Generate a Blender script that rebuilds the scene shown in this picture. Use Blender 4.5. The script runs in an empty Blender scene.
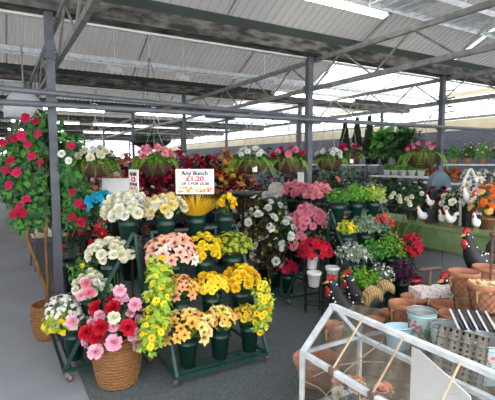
import bpy, math, random
from mathutils import Vector, Matrix, Euler
R = random.Random(7)
SC = bpy.context.scene
COL = SC.collection
V = Vector
pi = math.pi
# ------------------------------------------------------------------ camera frame
FOC, CAMH = 427.0, 1.55
PIT = math.atan(37.0 / FOC)
GA, GB = V((.8625, .506, 0)), V((-.506, .8625, 0))      # the two directions of the building grid
GROT = math.atan2(.506, .8625)

def ray(px, py):
    u, v = (px - 247.5) / FOC, -(py - 200) / FOC
    return V((u, math.cos(PIT) + v * math.sin(PIT), v * math.cos(PIT) - math.sin(PIT)))
def at(px, py, Y):
    d = ray(px, py); return V((0, 0, CAMH)) + d * (Y / d.y)
def onz(px, py, z):
    d = ray(px, py); return V((0, 0, CAMH)) + d * ((z - CAMH) / d.z)
def G(a, b, z=0.0):
    return GA * a + GB * b + V((0, 0, z))

cam = bpy.data.cameras.new('camera'); co = bpy.data.objects.new('camera', cam); COL.objects.link(co)
cam.sensor_width = 36; cam.lens = 36 * FOC / 495; cam.clip_start = .02; cam.clip_end = 200
co.location = (0, 0, CAMH); co.rotation_euler = (pi / 2 - PIT, 0, 0)
SC.camera = co
SC.view_settings.view_transform = 'Standard'; SC.view_settings.look = 'None'
SC.view_settings.exposure = .88; SC.view_settings.gamma = 1; SC.view_settings.use_curve_mapping = False
SC.cycles.max_bounces = 10; SC.cycles.transparent_max_bounces = 16

# ------------------------------------------------------------------ materials
def lin(h):
    if not isinstance(h, str): return tuple(h) + (1,)
    h = h.lstrip('#'); c = [int(h[i:i + 2], 16) / 255 for i in (0, 2, 4)]
    return tuple((x / 12.92 if x <= .04045 else ((x + .055) / 1.055) ** 2.4) for x in c) + (1,)
MATS = {}
def mat(key, c1, c2=None, mode='noise', scale=8.0, rough=.6, metal=0.0, bump=0.0, spec=.5, trans=0.0, emit=0.0, stretch=None, contrast=.5):
    """c1..c2 mixed by: noise / island (each petal or leaf its own shade) / wave / brick / voronoi / object"""
    if key in MATS: return MATS[key]
    m = bpy.data.materials.new(key); m.use_nodes = True; nt = m.node_tree; N = nt.nodes; L = nt.links
    b = N['Principled BSDF']; b.inputs['Roughness'].default_value = rough; b.inputs['Metallic'].default_value = metal
    b.inputs['Specular IOR Level'].default_value = spec
    mix = N.new('ShaderNodeMix'); mix.data_type = 'RGBA'
    mix.inputs[6].default_value = lin(c1); mix.inputs[7].default_value = lin(c2 or c1)
    tc = N.new('ShaderNodeTexCoord'); mp = N.new('ShaderNodeMapping'); L.new(tc.outputs['Object'], mp.inputs[0])
    if stretch: mp.inputs['Scale'].default_value = stretch
    fac = None
    if mode == 'island':
        g = N.new('ShaderNodeNewGeometry'); o = N.new('ShaderNodeObjectInfo'); ad = N.new('ShaderNodeMath'); ad.operation = 'MULTIPLY_ADD'
        L.new(o.outputs['Random'], ad.inputs[0]); ad.inputs[1].default_value = .45
        mu = N.new('ShaderNodeMath'); mu.operation = 'MULTIPLY'; mu.inputs[1].default_value = .55; L.new(g.outputs['Random Per Island'], mu.inputs[0])
        L.new(mu.outputs[0], ad.inputs[2]); fac = ad.outputs[0]
    elif mode == 'wave':
        t = N.new('ShaderNodeTexWave'); t.inputs['Scale'].default_value = scale; t.inputs['Distortion'].default_value = 1.5
        L.new(mp.outputs[0], t.inputs['Vector']); fac = t.outputs['Fac']
    elif mode == 'voronoi':
        t = N.new('ShaderNodeTexVoronoi'); t.inputs['Scale'].default_value = scale; L.new(mp.outputs[0], t.inputs['Vector'])
        r = N.new('ShaderNodeValToRGB'); r.color_ramp.elements[0].position = contrast - .05; r.color_ramp.elements[1].position = contrast + .05
        L.new(t.outputs['Distance'], r.inputs[0]); fac = r.outputs[0]
    elif mode == 'weave':
        sx = N.new('ShaderNodeSeparateXYZ'); L.new(mp.outputs[0], sx.inputs[0]); ax = N.new('ShaderNodeMath'); ax.operation = 'SUBTRACT'; L.new(sx.outputs[0], ax.inputs[0]); L.new(sx.outputs[1], ax.inputs[1])
        cb = N.new('ShaderNodeCombineXYZ'); L.new(ax.outputs[0], cb.inputs[0]); L.new(sx.outputs[2], cb.inputs[1])
        t = N.new('ShaderNodeTexBrick'); t.inputs['Scale'].default_value = scale
        t.inputs['Color1'].default_value = (1, 1, 1, 1); t.inputs['Color2'].default_value = (.7, .7, .7, 1); t.inputs['Mortar'].default_value = (0, 0, 0, 1)
        t.inputs['Mortar Size'].default_value = .02; L.new(cb.outputs[0], t.inputs['Vector']); fac = t.outputs['Color']
    else:
        t = N.new('ShaderNodeTexNoise'); t.inputs['Scale'].default_value = scale; t.inputs['Detail'].default_value = 4
        L.new(mp.outputs[0], t.inputs['Vector'])
        r = N.new('ShaderNodeValToRGB'); r.color_ramp.elements[0].position = .5 - contrast / 2.5; r.color_ramp.elements[1].position = .5 + contrast / 2.5
        L.new(t.outputs['Fac'], r.inputs[0]); fac = r.outputs[0]
    L.new(fac, mix.inputs[0]); L.new(mix.outputs[2], b.inputs['Base Color'])
    if bump:
        bp = N.new('ShaderNodeBump'); bp.inputs['Strength'].default_value = bump; bp.inputs['Distance'].default_value = .01
        L.new(fac, bp.inputs['Height']); L.new(bp.outputs[0], b.inputs['Normal'])
    if emit:
        L.new(mix.outputs[2], b.inputs['Emission Color']); b.inputs['Emission Strength'].default_value = emit
    if trans:
        out = N['Material Output']; tr = N.new('ShaderNodeBsdfTranslucent'); L.new(mix.outputs[2], tr.inputs[0])
        ms = N.new('ShaderNodeMixShader'); ms.inputs[0].default_value = trans
        L.new(b.outputs[0], ms.inputs[1]); L.new(tr.outputs[0], ms.inputs[2]); L.new(ms.outputs[0], out.inputs[0])
    MATS[key] = m; return m
def glass(key, tint=(.95, .97, .97), gloss=.1, rough=.03):
    if key in MATS: return MATS[key]
    m = bpy.data.materials.new(key); m.use_nodes = True; nt = m.node_tree; N = nt.nodes; L = nt.links
    N.remove(N['Principled BSDF']); t = N.new('ShaderNodeBsdfTransparent'); t.inputs[0].default_value = tuple(tint) + (1,)
    g = N.new('ShaderNodeBsdfGlossy'); g.inputs['Roughness'].default_value = rough
    lw = N.new('ShaderNodeLayerWeight'); lw.inputs[0].default_value = .25
    mr = N.new('ShaderNodeMapRange'); mr.inputs[3].default_value = gloss * .6; mr.inputs[4].default_value = min(1, gloss * 6)
    L.new(lw.outputs['Fresnel'], mr.inputs[0])
    x = N.new('ShaderNodeMixShader'); L.new(mr.outputs[0], x.inputs[0]); L.new(t.outputs[0], x.inputs[1]); L.new(g.outputs[0], x.inputs[2])
    L.new(x.outputs[0], N['Material Output'].inputs[0]); MATS[key] = m; return m

PET = {  # petal colours
 'cream': ('#f3efdc', '#d9d6b4'), 'white': ('#f6f5f0', '#dadccd'), 'pink': ('#f0a0b4', '#e27d98'), 'palepink': ('#f6c9d6', '#eaa3bb'),
 'salmon': ('#f7b2b8', '#ea8a98'), 'red': ('#d31f33', '#a50f22'), 'crimson': ('#c0183f', '#90102c'), 'magenta': ('#d8245c', '#a81848'),
 'peach': ('#f3bd93', '#e79a70'), 'peachpink': ('#f5d2c2', '#e8a184'), 'lemon': ('#f5de3c', '#e6c31c'), 'gold': ('#f7d338', '#e8b21c'),
 'amber': ('#f3c870', '#e8a23c'), 'butter': ('#f2e2a0', '#e6cd70'), 'orange': ('#ee7420', '#d4500f'), 'blue': ('#2fb4cf', '#1786ac'),
 'darkred': ('#7c1426', '#4d0a18'), 'plum': ('#5d2a50', '#3b1a35'), 'apricot': ('#ea9a7a', '#d4705a'), 'dusty': ('#cf7d88', '#a84e62'), 'yg': ('#b9bd45', '#8d9a2c')}
LEAF = {'green': ('#3d6b33', '#244822'), 'dark': ('#2b4a28', '#172c18'), 'bright': ('#7fb83c', '#4f8a28'), 'lime': ('#b4cb4c', '#86a830'),
 'sage': ('#8fa083', '#647a5c'), 'grey': ('#c2ccb8', '#8fa088'), 'blackish': ('#28301f', '#10150e'), 'olive': ('#8f9a38', '#666f24'), 'fresh': ('#5b9a3e', '#356b2a'),
 'fern': ('#a8c860', '#7aa63c'), 'plumleaf': ('#5d2f4a', '#341a30'), 'straw': ('#d8b838', '#b99420'), 'rose': ('#42703f', '#2a4c2e'), 'bronze': ('#54492a', '#2c2a18')}
def pet(k): return mat('petal_' + k, PET[k][0], PET[k][1], 'island', rough=.55, spec=.2, trans=.12)
def leaf(k): return mat('leaf_' + k, LEAF[k][0], LEAF[k][1], 'island', rough=.5, spec=.3, trans=.12)
def eye(): return mat('flower_eye', '#caa21c', '#9a7412', rough=.8)
def eyed(): return mat('flower_dark_eye', '#5a2a10', '#34160a', rough=.8)
M_BUCK = mat('bucket_green', '#093329', '#072821', rough=.38, scale=5)
M_BUCKD = mat('bucket_blackgreen', '#0c211e', '#081816', rough=.4, scale=5)
M_SOIL = mat('foam_filler', '#20261c', '#10140e', rough=.95, scale=40)
M_STAND = mat('stand_green_paint', '#17463d', '#10332c', rough=.45, scale=14)
M_STEEL = mat('galvanised_post', '#62656b', '#505358', rough=.55, metal=.3, scale=9)
M_TRUSS = mat('galvanised_truss', '#9d9d98', '#70706b', rough=.5, metal=.4, scale=12)
M_PIPE = mat('grey_pipe', '#787b80', '#5f6267', rough=.5, metal=.3, scale=6)
M_GUT = mat('gutter_metal', '#6e6a63', '#25231f', rough=.75, scale=5, stretch=(1, 3, 3), contrast=.3)
M_FLASH = mat('gutter_flashing', '#3d4742', '#343b37', rough=.7, scale=2)
M_WHITE = mat('white_paint', '#e6e6e2', '#d6d6d0', rough=.5, scale=5)
M_BLACK = mat('black_metal', '#161718', '#0c0d0e', rough=.45, scale=9)
M_DARK = mat('dark_timber', '#2a2825', '#1a1917', rough=.8, scale=6, stretch=(1, 1, 8))
M_TERR = mat('terracotta', '#b07a5e', '#965f44', rough=.85, scale=14)
M_WICK = mat('wicker', '#b98550', '#7d522c', 'weave', scale=26, rough=.75, bump=.7)
M_WICKD = mat('wicker_dark', '#6a4630', '#43291a', 'weave', scale=22, rough=.8, bump=.7)
M_WOOD = mat('bark', '#8a6238', '#5e3f22', rough=.85, scale=10, stretch=(6, 6, 1), bump=.5)
M_CHROME = mat('castor_steel', '#a8a6a0', '#7d7a74', rough=.35, metal=.7)
M_RUBBER = mat('castor_rubber', '#6a3d30', '#4c2c24', rough=.8)

# ------------------------------------------------------------------ mesh builder
class MB:
    def __init__(s): s.v = []; s.f = []; s.m = []; s.mats = []
    def mi(s, m):
        if m not in s.mats: s.mats.append(m)
        return s.mats.index(m)
    def add(s, vs, fs, m):
        b = len(s.v); s.v.extend(V(v) for v in vs); k = s.mi(m)
        for f in fs: s.f.append([b + i for i in f]); s.m.append(k)
    def box(s, c, d, m, rot=None):
        c = V(c); x, y, z = d[0] / 2, d[1] / 2, d[2] / 2
        vs = [V((i, j, k)) for i in (-x, x) for j in (-y, y) for k in (-z, z)]
        if rot is not None: vs = [rot @ v for v in vs]
        s.add([c + v for v in vs], [(0, 1, 3, 2), (4, 6, 7, 5), (0, 4, 5, 1), (2, 3, 7, 6), (0, 2, 6, 4), (1, 5, 7, 3)], m)
    def bar(s, p, q, w, h, m, up=V((0, 0, 1))):
        p, q = V(p), V(q); d = (q - p); L = d.length; d.normalize()
        x = d.cross(up)
        if x.length < 1e-4: x = d.cross(V((1, 0, 0)))
        x.normalize(); y = x.cross(d); r = Matrix((x, d, y)).transposed()
        s.box((p + q) / 2, (w, L, h), m, r)
    def tube(s, pts, rad, m, n=8, cap=True, flat=1.0):
        pts = [V(p) for p in pts]
        if not hasattr(rad, '__len__'): rad = [rad] * len(pts)
        t0 = (pts[1] - pts[0]).normalized(); ref = V((0, 0, 1)) if abs(t0.z) < .9 else V((1, 0, 0))
        x = t0.cross(ref).normalized(); vs = []
        for i, p in enumerate(pts):
            t = (pts[min(i + 1, len(pts) - 1)] - pts[max(i - 1, 0)]).normalized()
            x = (x - t * x.dot(t)).normalized(); y = t.cross(x)
            r = rad[i]
            for k in range(n):
                a = 2 * pi * k / n; vs.append(p + x * (math.cos(a) * r * flat) + y * (math.sin(a) * r))
        fs = []
        for i in range(len(pts) - 1):
            for k in range(n):
                fs.append((i * n + k, i * n + (k + 1) % n, (i + 1) * n + (k + 1) % n, (i + 1) * n + k))
        if cap: fs.append(tuple(range(n))[::-1]); fs.append(tuple(range((len(pts) - 1) * n, len(pts) * n)))
        s.add(vs, fs, m)
    def lathe(s, prof, c, m, n=20, cap=True, ox=1.0, oy=1.0):
        c = V(c); vs = []
        for r, z in prof:
            for k in range(n):
                a = 2 * pi * k / n; vs.append(c + V((r * math.cos(a) * ox, r * math.sin(a) * oy, z)))
        fs = [(i * n + k, i * n + (k + 1) % n, (i + 1) * n + (k + 1) % n, (i + 1) * n + k) for i in range(len(prof) - 1) for k in range(n)]
        if cap: fs.append(tuple(range(n))[::-1]); fs.append(tuple(range((len(prof) - 1) * n, len(prof) * n)))
        s.add(vs, fs, m)
    def ball(s, c, r, m, n=8, k=5, sz=1.0, q=None):
        c = V(c); vs = [c + V((0, 0, -r * sz))]
        for i in range(1, k):
            t = pi * i / k
            for j in range(n):
                a = 2 * pi * j / n; vs.append(c + V((r * math.sin(t) * math.cos(a), r * math.sin(t) * math.sin(a), -r * sz * math.cos(t))))
        vs.append(c + V((0, 0, r * sz))); e = len(vs) - 1
        fs = [(0, 1 + (j + 1) % n, 1 + j) for j in range(n)]
        for i in range(k - 2):
            for j in range(n): fs.append((1 + i * n + j, 1 + i * n + (j + 1) % n, 1 + (i + 1) * n + (j + 1) % n, 1 + (i + 1) * n + j))
        fs += [(e, 1 + (k - 2) * n + j, 1 + (k - 2) * n + (j + 1) % n) for j in range(n)]
        if q is not None: vs = [c + q @ (v - c) for v in vs]
        s.add(vs, fs, m)
    def leaf(s, p, d, L, W, m, up=V((0, 0, 1)), fold=.25, droop=.15):
        p, d = V(p), V(d).normalized(); x = d.cross(up)
        if x.length < .05: x = d.cross(V((1, 0, 0)))
        x.normalize(); n = x.cross(d)
        a = p + d * (L * .45); t = p + d * L - n * (L * droop)
        s.add([p, a + x * W / 2 + n * W * fold, a, a - x * W / 2 + n * W * fold, t], [(0, 2, 1), (0, 3, 2), (1, 2, 4), (2, 3, 4)], m)
    def blade(s, p, d, L, W, m, bend=.3, n=3):
        p, d = V(p), V(d).normalized(); h = V((d.x, d.y, 0)); h = h.normalized() if h.length > .01 else V((1, 0, 0))
        x = V((-h.y, h.x, 0)); vs = []
        for i in range(n + 1):
            t = i / n; c = p + d * (L * t) + h * (bend * L * t * t) - V((0, 0, bend * .6 * L * t * t)); w = W * (1 - t * .85) / 2
            vs += [c - x * w, c + x * w]
        s.add(vs, [(2 * i, 2 * i + 1, 2 * i + 3, 2 * i + 2) for i in range(n)], m)
    def petal(s, L, W, yaw, p0, p1, m, r0=.0, z0=0.0, cup=.2, pointy=False, n=3, ruf=0.0):
        c, sn = math.cos(yaw), math.sin(yaw); vs = []; r, z = r0, z0
        for i in range(n + 1):
            t = i / n
            if i: a = p0 + (p1 - p0) * (t - .5 / n); r += math.cos(a) * L / n; z += math.sin(a) * L / n
            w = W * (math.sin(pi * min(1, (.12 + .88 * t)) ** (1.0 if not pointy else .8)) ** .7 if pointy else (.35 + .65 * math.sin(pi * (.1 + .62 * t)))) / 2
            if pointy and i == n: w = W * .04
            for j in (-1, 0, 1):
                y = w * j; zz = z + (cup * w if j else 0) + (R.uniform(-ruf, ruf) if i == n else 0)
                vs.append((r * c - y * sn, r * sn + y * c, zz))
        fs = []
        for i in range(n):
            for j in (0, 1): fs.append((i * 3 + j, (i + 1) * 3 + j, (i + 1) * 3 + j + 1, i * 3 + j + 1))
        s.add(vs, fs, m)
    def data(s, name, smooth=False):
        me = bpy.data.meshes.new(name); me.from_pydata([tuple(v) for v in s.v], [], s.f)
        for m in s.mats: me.materials.append(m)
        me.polygons.foreach_set('material_index', s.m)
        if smooth: me.polygons.foreach_set('use_smooth', [True] * len(s.f))
        me.update(); return me
    def build(s, name, parent=None, smooth=False, loc=None):
        o = bpy.data.objects.new(name, s.data(name, smooth)); COL.objects.link(o)
        if parent is not None: o.parent = parent
        if loc is not None: o.location = loc
        return o
def tag(o, label, cat, group=None):
    o['label'] = label; o['category'] = cat
    if group: o['group'] = group
    return o
def thing(name, label, cat, loc=(0, 0, 0), rz=0.0, group=None):
    o = bpy.data.objects.new(name, None); COL.objects.link(o); o.location = loc; o.rotation_euler = (0, 0, rz); o.empty_display_size = .05
    return tag(o, label, cat, group)
def struct(mb, name, smooth=False):
    o = mb.build(name, None, smooth); o['kind'] = 'structure'; return o
def copy_tree(o, loc, label, rz=None, group=None):
    c = o.copy(); COL.objects.link(c); c.location = loc; c['label'] = label
    if rz is not None: c.rotation_euler = (0, 0, rz)
    if group: c['group'] = group
    for ch in list(o.children):
        d = ch.copy(); COL.objects.link(d); d.parent = c
        for g in list(ch.children):
            e = g.copy(); COL.objects.link(e); e.parent = d
    return c
# ------------------------------------------------------------------ blossoms (unit size, facing +Z)
BL = {}
def blossom(kind, col, var=0):
    k = (kind, col, var)
    if k in BL: return BL[k]
    mb = MB(); m = pet(col); j = lambda a=.25: R.uniform(-a, a)
    if kind == 'rose':
        for ring, (n, L, W, p0, p1, r0) in enumerate([(6, 1.0, .95, .5, .0, .12), (6, .9, .9, .85, .5, .1), (5, .8, .75, 1.2, 1.0, .07), (4, .65, .55, 1.5, 1.75, .05)]):
            for i in range(n): mb.petal(L, W, 2 * pi * i / n + ring * .5 + j(), p0 + j(.12), p1 + j(.2), m, r0, ring * .1, .3, ruf=.09)
    elif kind == 'carnation':
        for ring, (n, L, W, p0, p1) in enumerate([(8, .85, .6, -.15, -.3), (9, .9, .6, .3, .15), (8, .9, .55, .75, .6), (6, .9, .5, 1.1, 1.0), (4, .85, .45, 1.5, 1.4)]):
            for i in range(n): mb.petal(L, W, 2 * pi * i / n + ring * .4 + j(.3), p0 + j(.2), p1 + j(.3), m, .03, .15 + ring * .03, .1, ruf=.16)
    elif kind == 'mum':
        for ring, (n, L, p0) in enumerate([(10, 1, .1), (9, .9, .55), (7, .75, 1.0), (4, .55, 1.4)]):
            for i in range(n): mb.petal(L, .38, 2 * pi * i / n + ring * .3, p0 + j(.15), p0 + .35, m, .05, ring * .05, .35, n=2)
    elif kind == 'lily':
        for i in range(6): mb.petal(1.15, .78, 2 * pi * i / 6 + j(.1), 1.05, -.2 + j(), m, .04, (i % 2) * .04, .3, True, 4)
        for i in range(5): mb.tube([(0, 0, 0), (.2 * math.cos(i * 1.26), .2 * math.sin(i * 1.26), .65)], .035, eyed() if col != 'white' else eye(), 4)
    elif kind == 'pansy':
        for i in range(5): mb.petal(.95, 1.0, 2 * pi * i / 5 + j(.15), .25, .0 + j(.2), m, .05, (i % 2) * .06, .12, n=2, ruf=.06)
        mb.ball((0, 0, .12), .24, eyed() if var % 2 == 0 else eye(), 6, 4, .5)
    elif kind == 'daisy':
        for i in range(7): mb.petal(.95, .5, 2 * pi * i / 7 + j(.1), .3, .0, m, .1, 0, .2, n=2)
        mb.ball((0, 0, .1), .25, eye(), 6, 4, .5)
    elif kind == 'tulip':
        for i in range(6): mb.petal(1.15, .8, 2 * pi * i / 6, .35, 1.5 + j(.2), m, .05, (i % 2) * .04, .3, n=3)
        mb.ball((0, 0, .35), .2, eye(), 6, 4)
    elif kind == 'bells':
        for i in range(7):
            a, r = i * 2.4, .5 * math.sqrt(i / 7)
            for q in range(4):
                p = V((r * math.cos(a), r * math.sin(a), .35 - r * .4)); mb.leaf(p, (math.cos(q * 1.57 + a), math.sin(q * 1.57 + a), .5), .45, .36, m)
    elif kind == 'azalea':
        for q in range(5):
            a, r = q * 1.257 + j(), .5 if q else .0
            c0 = len(mb.v)
            for i in range(5): mb.petal(.55, .5, 2 * pi * i / 5 + j(.2), .45, .1 + j(), m, .03, 0, .2, n=2, ruf=.05)
            rot = Euler((0, r * 1.1, a)).to_matrix()
            for w in range(c0, len(mb.v)): mb.v[w] = rot @ mb.v[w] + V((r * math.cos(a), r * math.sin(a), .25 - r * .4))
    BL[k] = mb.data('blossom'); return BL[k]
CURR = [None]
def add_blossom(parent, kind, col, p, d, s, nm='blossom', roll=None):
    o = bpy.data.objects.new(nm, blossom(kind, col, R.randrange(3))); COL.objects.link(o); o.parent = parent
    d = V(d).normalized(); q = d.to_track_quat('Z', 'Y').to_matrix() @ Euler((0, 0, R.uniform(0, 6.28))).to_matrix()
    o.location = p; o.rotation_euler = q.to_euler(); o.scale = (s, s, s); return o
def dome_dirs(n, tmax, seed):
    rr = random.Random(seed); out = []
    for i in range(n):
        c = 1 - (1 - math.cos(tmax)) * (i + .5) / n; t = math.acos(max(-1, min(1, c)))
        a = i * 2.399963 + rr.uniform(-.3, .3); t += rr.uniform(-.1, .1)
        out.append(V((math.sin(t) * math.cos(a), math.sin(t) * math.sin(a), math.cos(t))))
    return out
def bunch(label, loc, r, h, flowers, lf='green', nl=60, ll=.05, tmax=1.5, stem=.2, seed=1, group='flower bunches on the display stands',
          name='flower_bunch', cat='flowers', ry=None, z0=.03, rz=0.0, fern=0, lw=.5, spiky=False, single=False, offs=(0, 0)):
    """a bunch standing in a pot: loc is the middle of the pot's rim; flowers = [(kind, colour, how many, size)]"""
    ry = ry or r; t = thing(name, label, cat, loc, rz, group)
    rr = random.Random(seed); fo = MB(); lm = leaf(lf); ox = V((offs[0], offs[1], 0))
    n = sum(f[2] for f in flowers); dirs = dome_dirs(n, tmax, seed); rr.shuffle(dirs); k = 0
    for kind, col, cnt, s in flowers:
        for i in range(cnt):
            d = dirs[k]; k += 1; q = rr.uniform(.88, 1.06)
            p = V((d.x * r * q, d.y * ry * q, d.z * h * q + z0)) + ox * min(1, .4 + d.z)
            dd = (V((d.x / r, d.y / ry, d.z / h)).normalized() + V((rr.uniform(-.3, .3), rr.uniform(-.3, .3) - .25, rr.uniform(0, .5)))).normalized()
            if single:
                c0 = len(fo.v); me = blossom(kind, col, rr.randrange(3)); qm = dd.to_track_quat('Z', 'Y').to_matrix() * (s * rr.uniform(.85, 1.15))
                fo_m = [fo.mi(x) for x in me.materials]
                fo.v.extend(p + qm @ v.co for v in me.vertices)
                for pl in me.polygons: fo.f.append([c0 + w for w in pl.vertices]); fo.m.append(fo_m[pl.material_index])
            else: add_blossom(t, kind, col, p, dd, s * rr.uniform(.85, 1.15))
            if i % 2 == 0: fo.tube([(rr.uniform(-.02, .02), rr.uniform(-.02, .02), -stem), (d.x * .03, d.y * .03, -.01), p - dd * s * .2], .0025, lm, 3, False)
    for i in range(nl):
        d = dome_dirs(1, tmax + .15, rr.random())[0] if False else None
        th, a = math.acos(1 - (1 - math.cos(min(pi, tmax + .2))) * rr.random()), rr.uniform(0, 6.283); q = rr.uniform(.45, .98)
        d = V((math.sin(th) * math.cos(a), math.sin(th) * math.sin(a), math.cos(th)))
        p = V((d.x * r * q, d.y * ry * q, d.z * h * q + z0)) + ox * min(1, .4 + d.z)
        dd = d * .45 + V((rr.uniform(-1, 1), rr.uniform(-1, 1), rr.uniform(-.8, .9)))
        if spiky: fo.blade(V((d.x * .03, d.y * .03, -.02)), V((d.x * r, d.y * ry, .35 * h + d.z * h)), (p - V((0, 0, 0))).length, ll, lm, .1)
        else: fo.leaf(p, dd, ll * rr.uniform(.7, 1.25), ll * lw * rr.uniform(.8, 1.2), lm, d + V((0, -.25, .3)) if lw >= .3 else V((0, 0, 1)))
    for i in range(9):
        a = i * .7; e = V((math.cos(a) * r * .45, math.sin(a) * ry * .45, h * .4 + z0))
        fo.tube([(math.cos(a) * .025, math.sin(a) * .025, -stem), (math.cos(a) * .04, math.sin(a) * .04, 0), e + ox * .6], .003, lm, 3, False)
    for i in range(fern):
        a = i * 6.283 / fern + rr.uniform(-.3, .3); frond(fo, V((math.cos(a) * r * .5, math.sin(a) * r * .5, z0 + .03)), a, r * rr.uniform(.75, 1.1), leaf('fern'), rr)
    fo.build('foliage', t); return t
def frond(mb, p, a, L, m, rr, n=12, lw=.2, drop=.8):
    h = V((math.cos(a), math.sin(a), 0)); x = V((-h.y, h.x, 0)); prev = p
    for i in range(1, n + 1):
        t = i / n; c = p + h * (L * (t - .25 * t * t)) + V((0, 0, L * (.45 * t - (.45 + drop) * t * t)))
        d = (c - prev); mb.tube([prev, c], .0018, m, 3, False)
        w = L * lw * math.sin(pi * min(1, .15 + t * .85)) + .008
        for sgn in (-1, 1): mb.leaf(c, x * sgn + d.normalized() * .45 + V((0, 0, -.2)), w, w * .35, m)
        prev = c
def bucket_mesh(top=.08, bot=.054, h=.235, m=None, rib=True):
    m = m or M_BUCK; mb = MB(); w = .004
    prof = [(bot - .01, 0), (bot, .004), (bot + (top - bot) * .72, h * .72), (bot + (top - bot) * .72 + .003, h * .73), (bot + (top - bot) * .76 + .003, h * .75), (bot + (top - bot) * .76, h * .76),
            (top, h * .97), (top + .005, h * .98), (top + .005, h), (top - .002, h), (top - w - .002, h * .9), (bot + (top - bot) * .6 - w, h * .6)]
    mb.lathe(prof, (0, 0, 0), m, 22, True); return mb
BK = {}
def bucket(label, loc, kind='g', group='green flower buckets on the display stands', s=1.0):
    if kind not in BK:
        BK[kind] = bucket_mesh(m={'g': M_BUCK, 'd': M_BUCKD}[kind]).data('flower_bucket', True)
    o = bpy.data.objects.new('flower_bucket', BK[kind]); COL.objects.link(o); o.location = loc; o.scale = (s, s, 1); o.rotation_euler = (0, 0, R.uniform(0, 6)); return tag(o, label, 'bucket', group)
def trail(label, pts, rad, n_leaf, ll, lf, flowers, seed=3, name='trailing_ivy', cat='flowers', group=None):
    """a hanging trail of leaves and blooms along pts (world), rad the half width"""
    o0 = V(pts[0]); t = thing(name, label, cat, o0, 0, group); rr = random.Random(seed); fo = MB(); lm = leaf(lf)
    P = [V(p) - o0 for p in pts]
    def on(u):
        x = u * (len(P) - 1); i = min(int(x), len(P) - 2); return P[i].lerp(P[i + 1], x - i)
    fo.tube([on(i / 12) for i in range(13)], .004, lm, 5)
    for i in range(n_leaf):
        p = on(rr.random()); d = V((rr.gauss(0, 1), rr.gauss(0, 1) - .3, rr.gauss(0, .8))).normalized(); p = p + d * rad * rr.uniform(.2, 1)
        fo.leaf(p, d * .4 + V((rr.uniform(-1, 1), 0, rr.uniform(-1, .3))), ll * rr.uniform(.7, 1.2), ll * .75, lm, d)
    for i in range(8):
        p = on((i + .5) / 8); d = V((rr.uniform(-1, 1), -1, rr.uniform(-.5, .5))).normalized(); fo.tube([p, p + d * rad * .8], .002, lm, 3)
    for kind, col, cnt, s in flowers:
        for i in range(cnt):
            p = on((i + rr.random()) / cnt); d = V((rr.gauss(0, .8), -abs(rr.gauss(.8, .5)), rr.gauss(0, .5))).normalized()
            add_blossom(t, kind, col, p + d * rad * rr.uniform(.75, 1.05), d + V((0, -.2, .3)), s * rr.uniform(.85, 1.15))
    fo.build('foliage', t); return t

# ------------------------------------------------------------------ display stands
TZ = [.105, .335, .585, .9]
def stand_xy(o, x, r, z=None):
    y = .09 + .14 * r
    return o + V((0, 0, 0)), x, y
def display_stand(label, loc, rz, w, seed):
    t = thing('display_stand', label, 'stand', loc, rz, 'tiered flower display stands'); d = .62
    f = MB(); q = .022
    for (p, e) in [((0, 0, .085), (w, 0, .085)), ((0, d, .085), (w, d, .085)), ((0, 0, .085), (0, d, .085)), ((w, 0, .085), (w, d, .085)),
                   ((0, .0, .09), (0, .5, 1.02)), ((w, .0, .09), (w, .5, 1.02)), ((0, d, .09), (0, .52, 1.02)), ((w, d, .09), (w, .52, 1.02)), ((0, .51, 1.02), (w, .51, 1.02))]:
        f.bar(p, e, q, q, M_STAND)
    f.build('frame', t)
    for r, z in enumerate(TZ):
        s = MB(); y = .09 + .14 * r
        for dy in (-.045, .045): s.bar((0, y + dy, z - .008), (w, y + dy, z - .008), .014, .014, M_STAND)
        n = 5
        for i in range(n): s.bar((w * i / (n - 1), y - .05, z - .022), (w * i / (n - 1), y + .05, z - .022), .012, .012, M_STAND)
        s.build('shelf', t)
    for x in (0, w):
        for y in (0.02, d - .02):
            c = MB(); c.tube([(x, y, .08), (x, y, .06)], .012, M_CHROME); c.box((x, y, .053), (.03, .03, .012), M_CHROME); c.bar((x - .012, y + .01, .055), (x - .012, y + .02, .022), .004, .022, M_CHROME); c.bar((x + .012, y + .01, .055), (x + .012, y + .02, .022), .004, .022, M_CHROME)
            k = c.build('castor', t); wl = MB(); wl.tube([(x - .009, y + .018, .024), (x + .009, y + .018, .024)], .024, M_RUBBER, 14); wl.build('wheel', k)
    return t
def spot(st, x, r):
    """world place of the bucket x along the row, on tier r, of a stand"""
    m = Matrix.Translation(st.location) @ Euler(st.rotation_euler).to_matrix().to_4x4()
    return m @ V((x, .09 + .14 * r, TZ[r]))
RIM = V((0, 0, .235))

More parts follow.
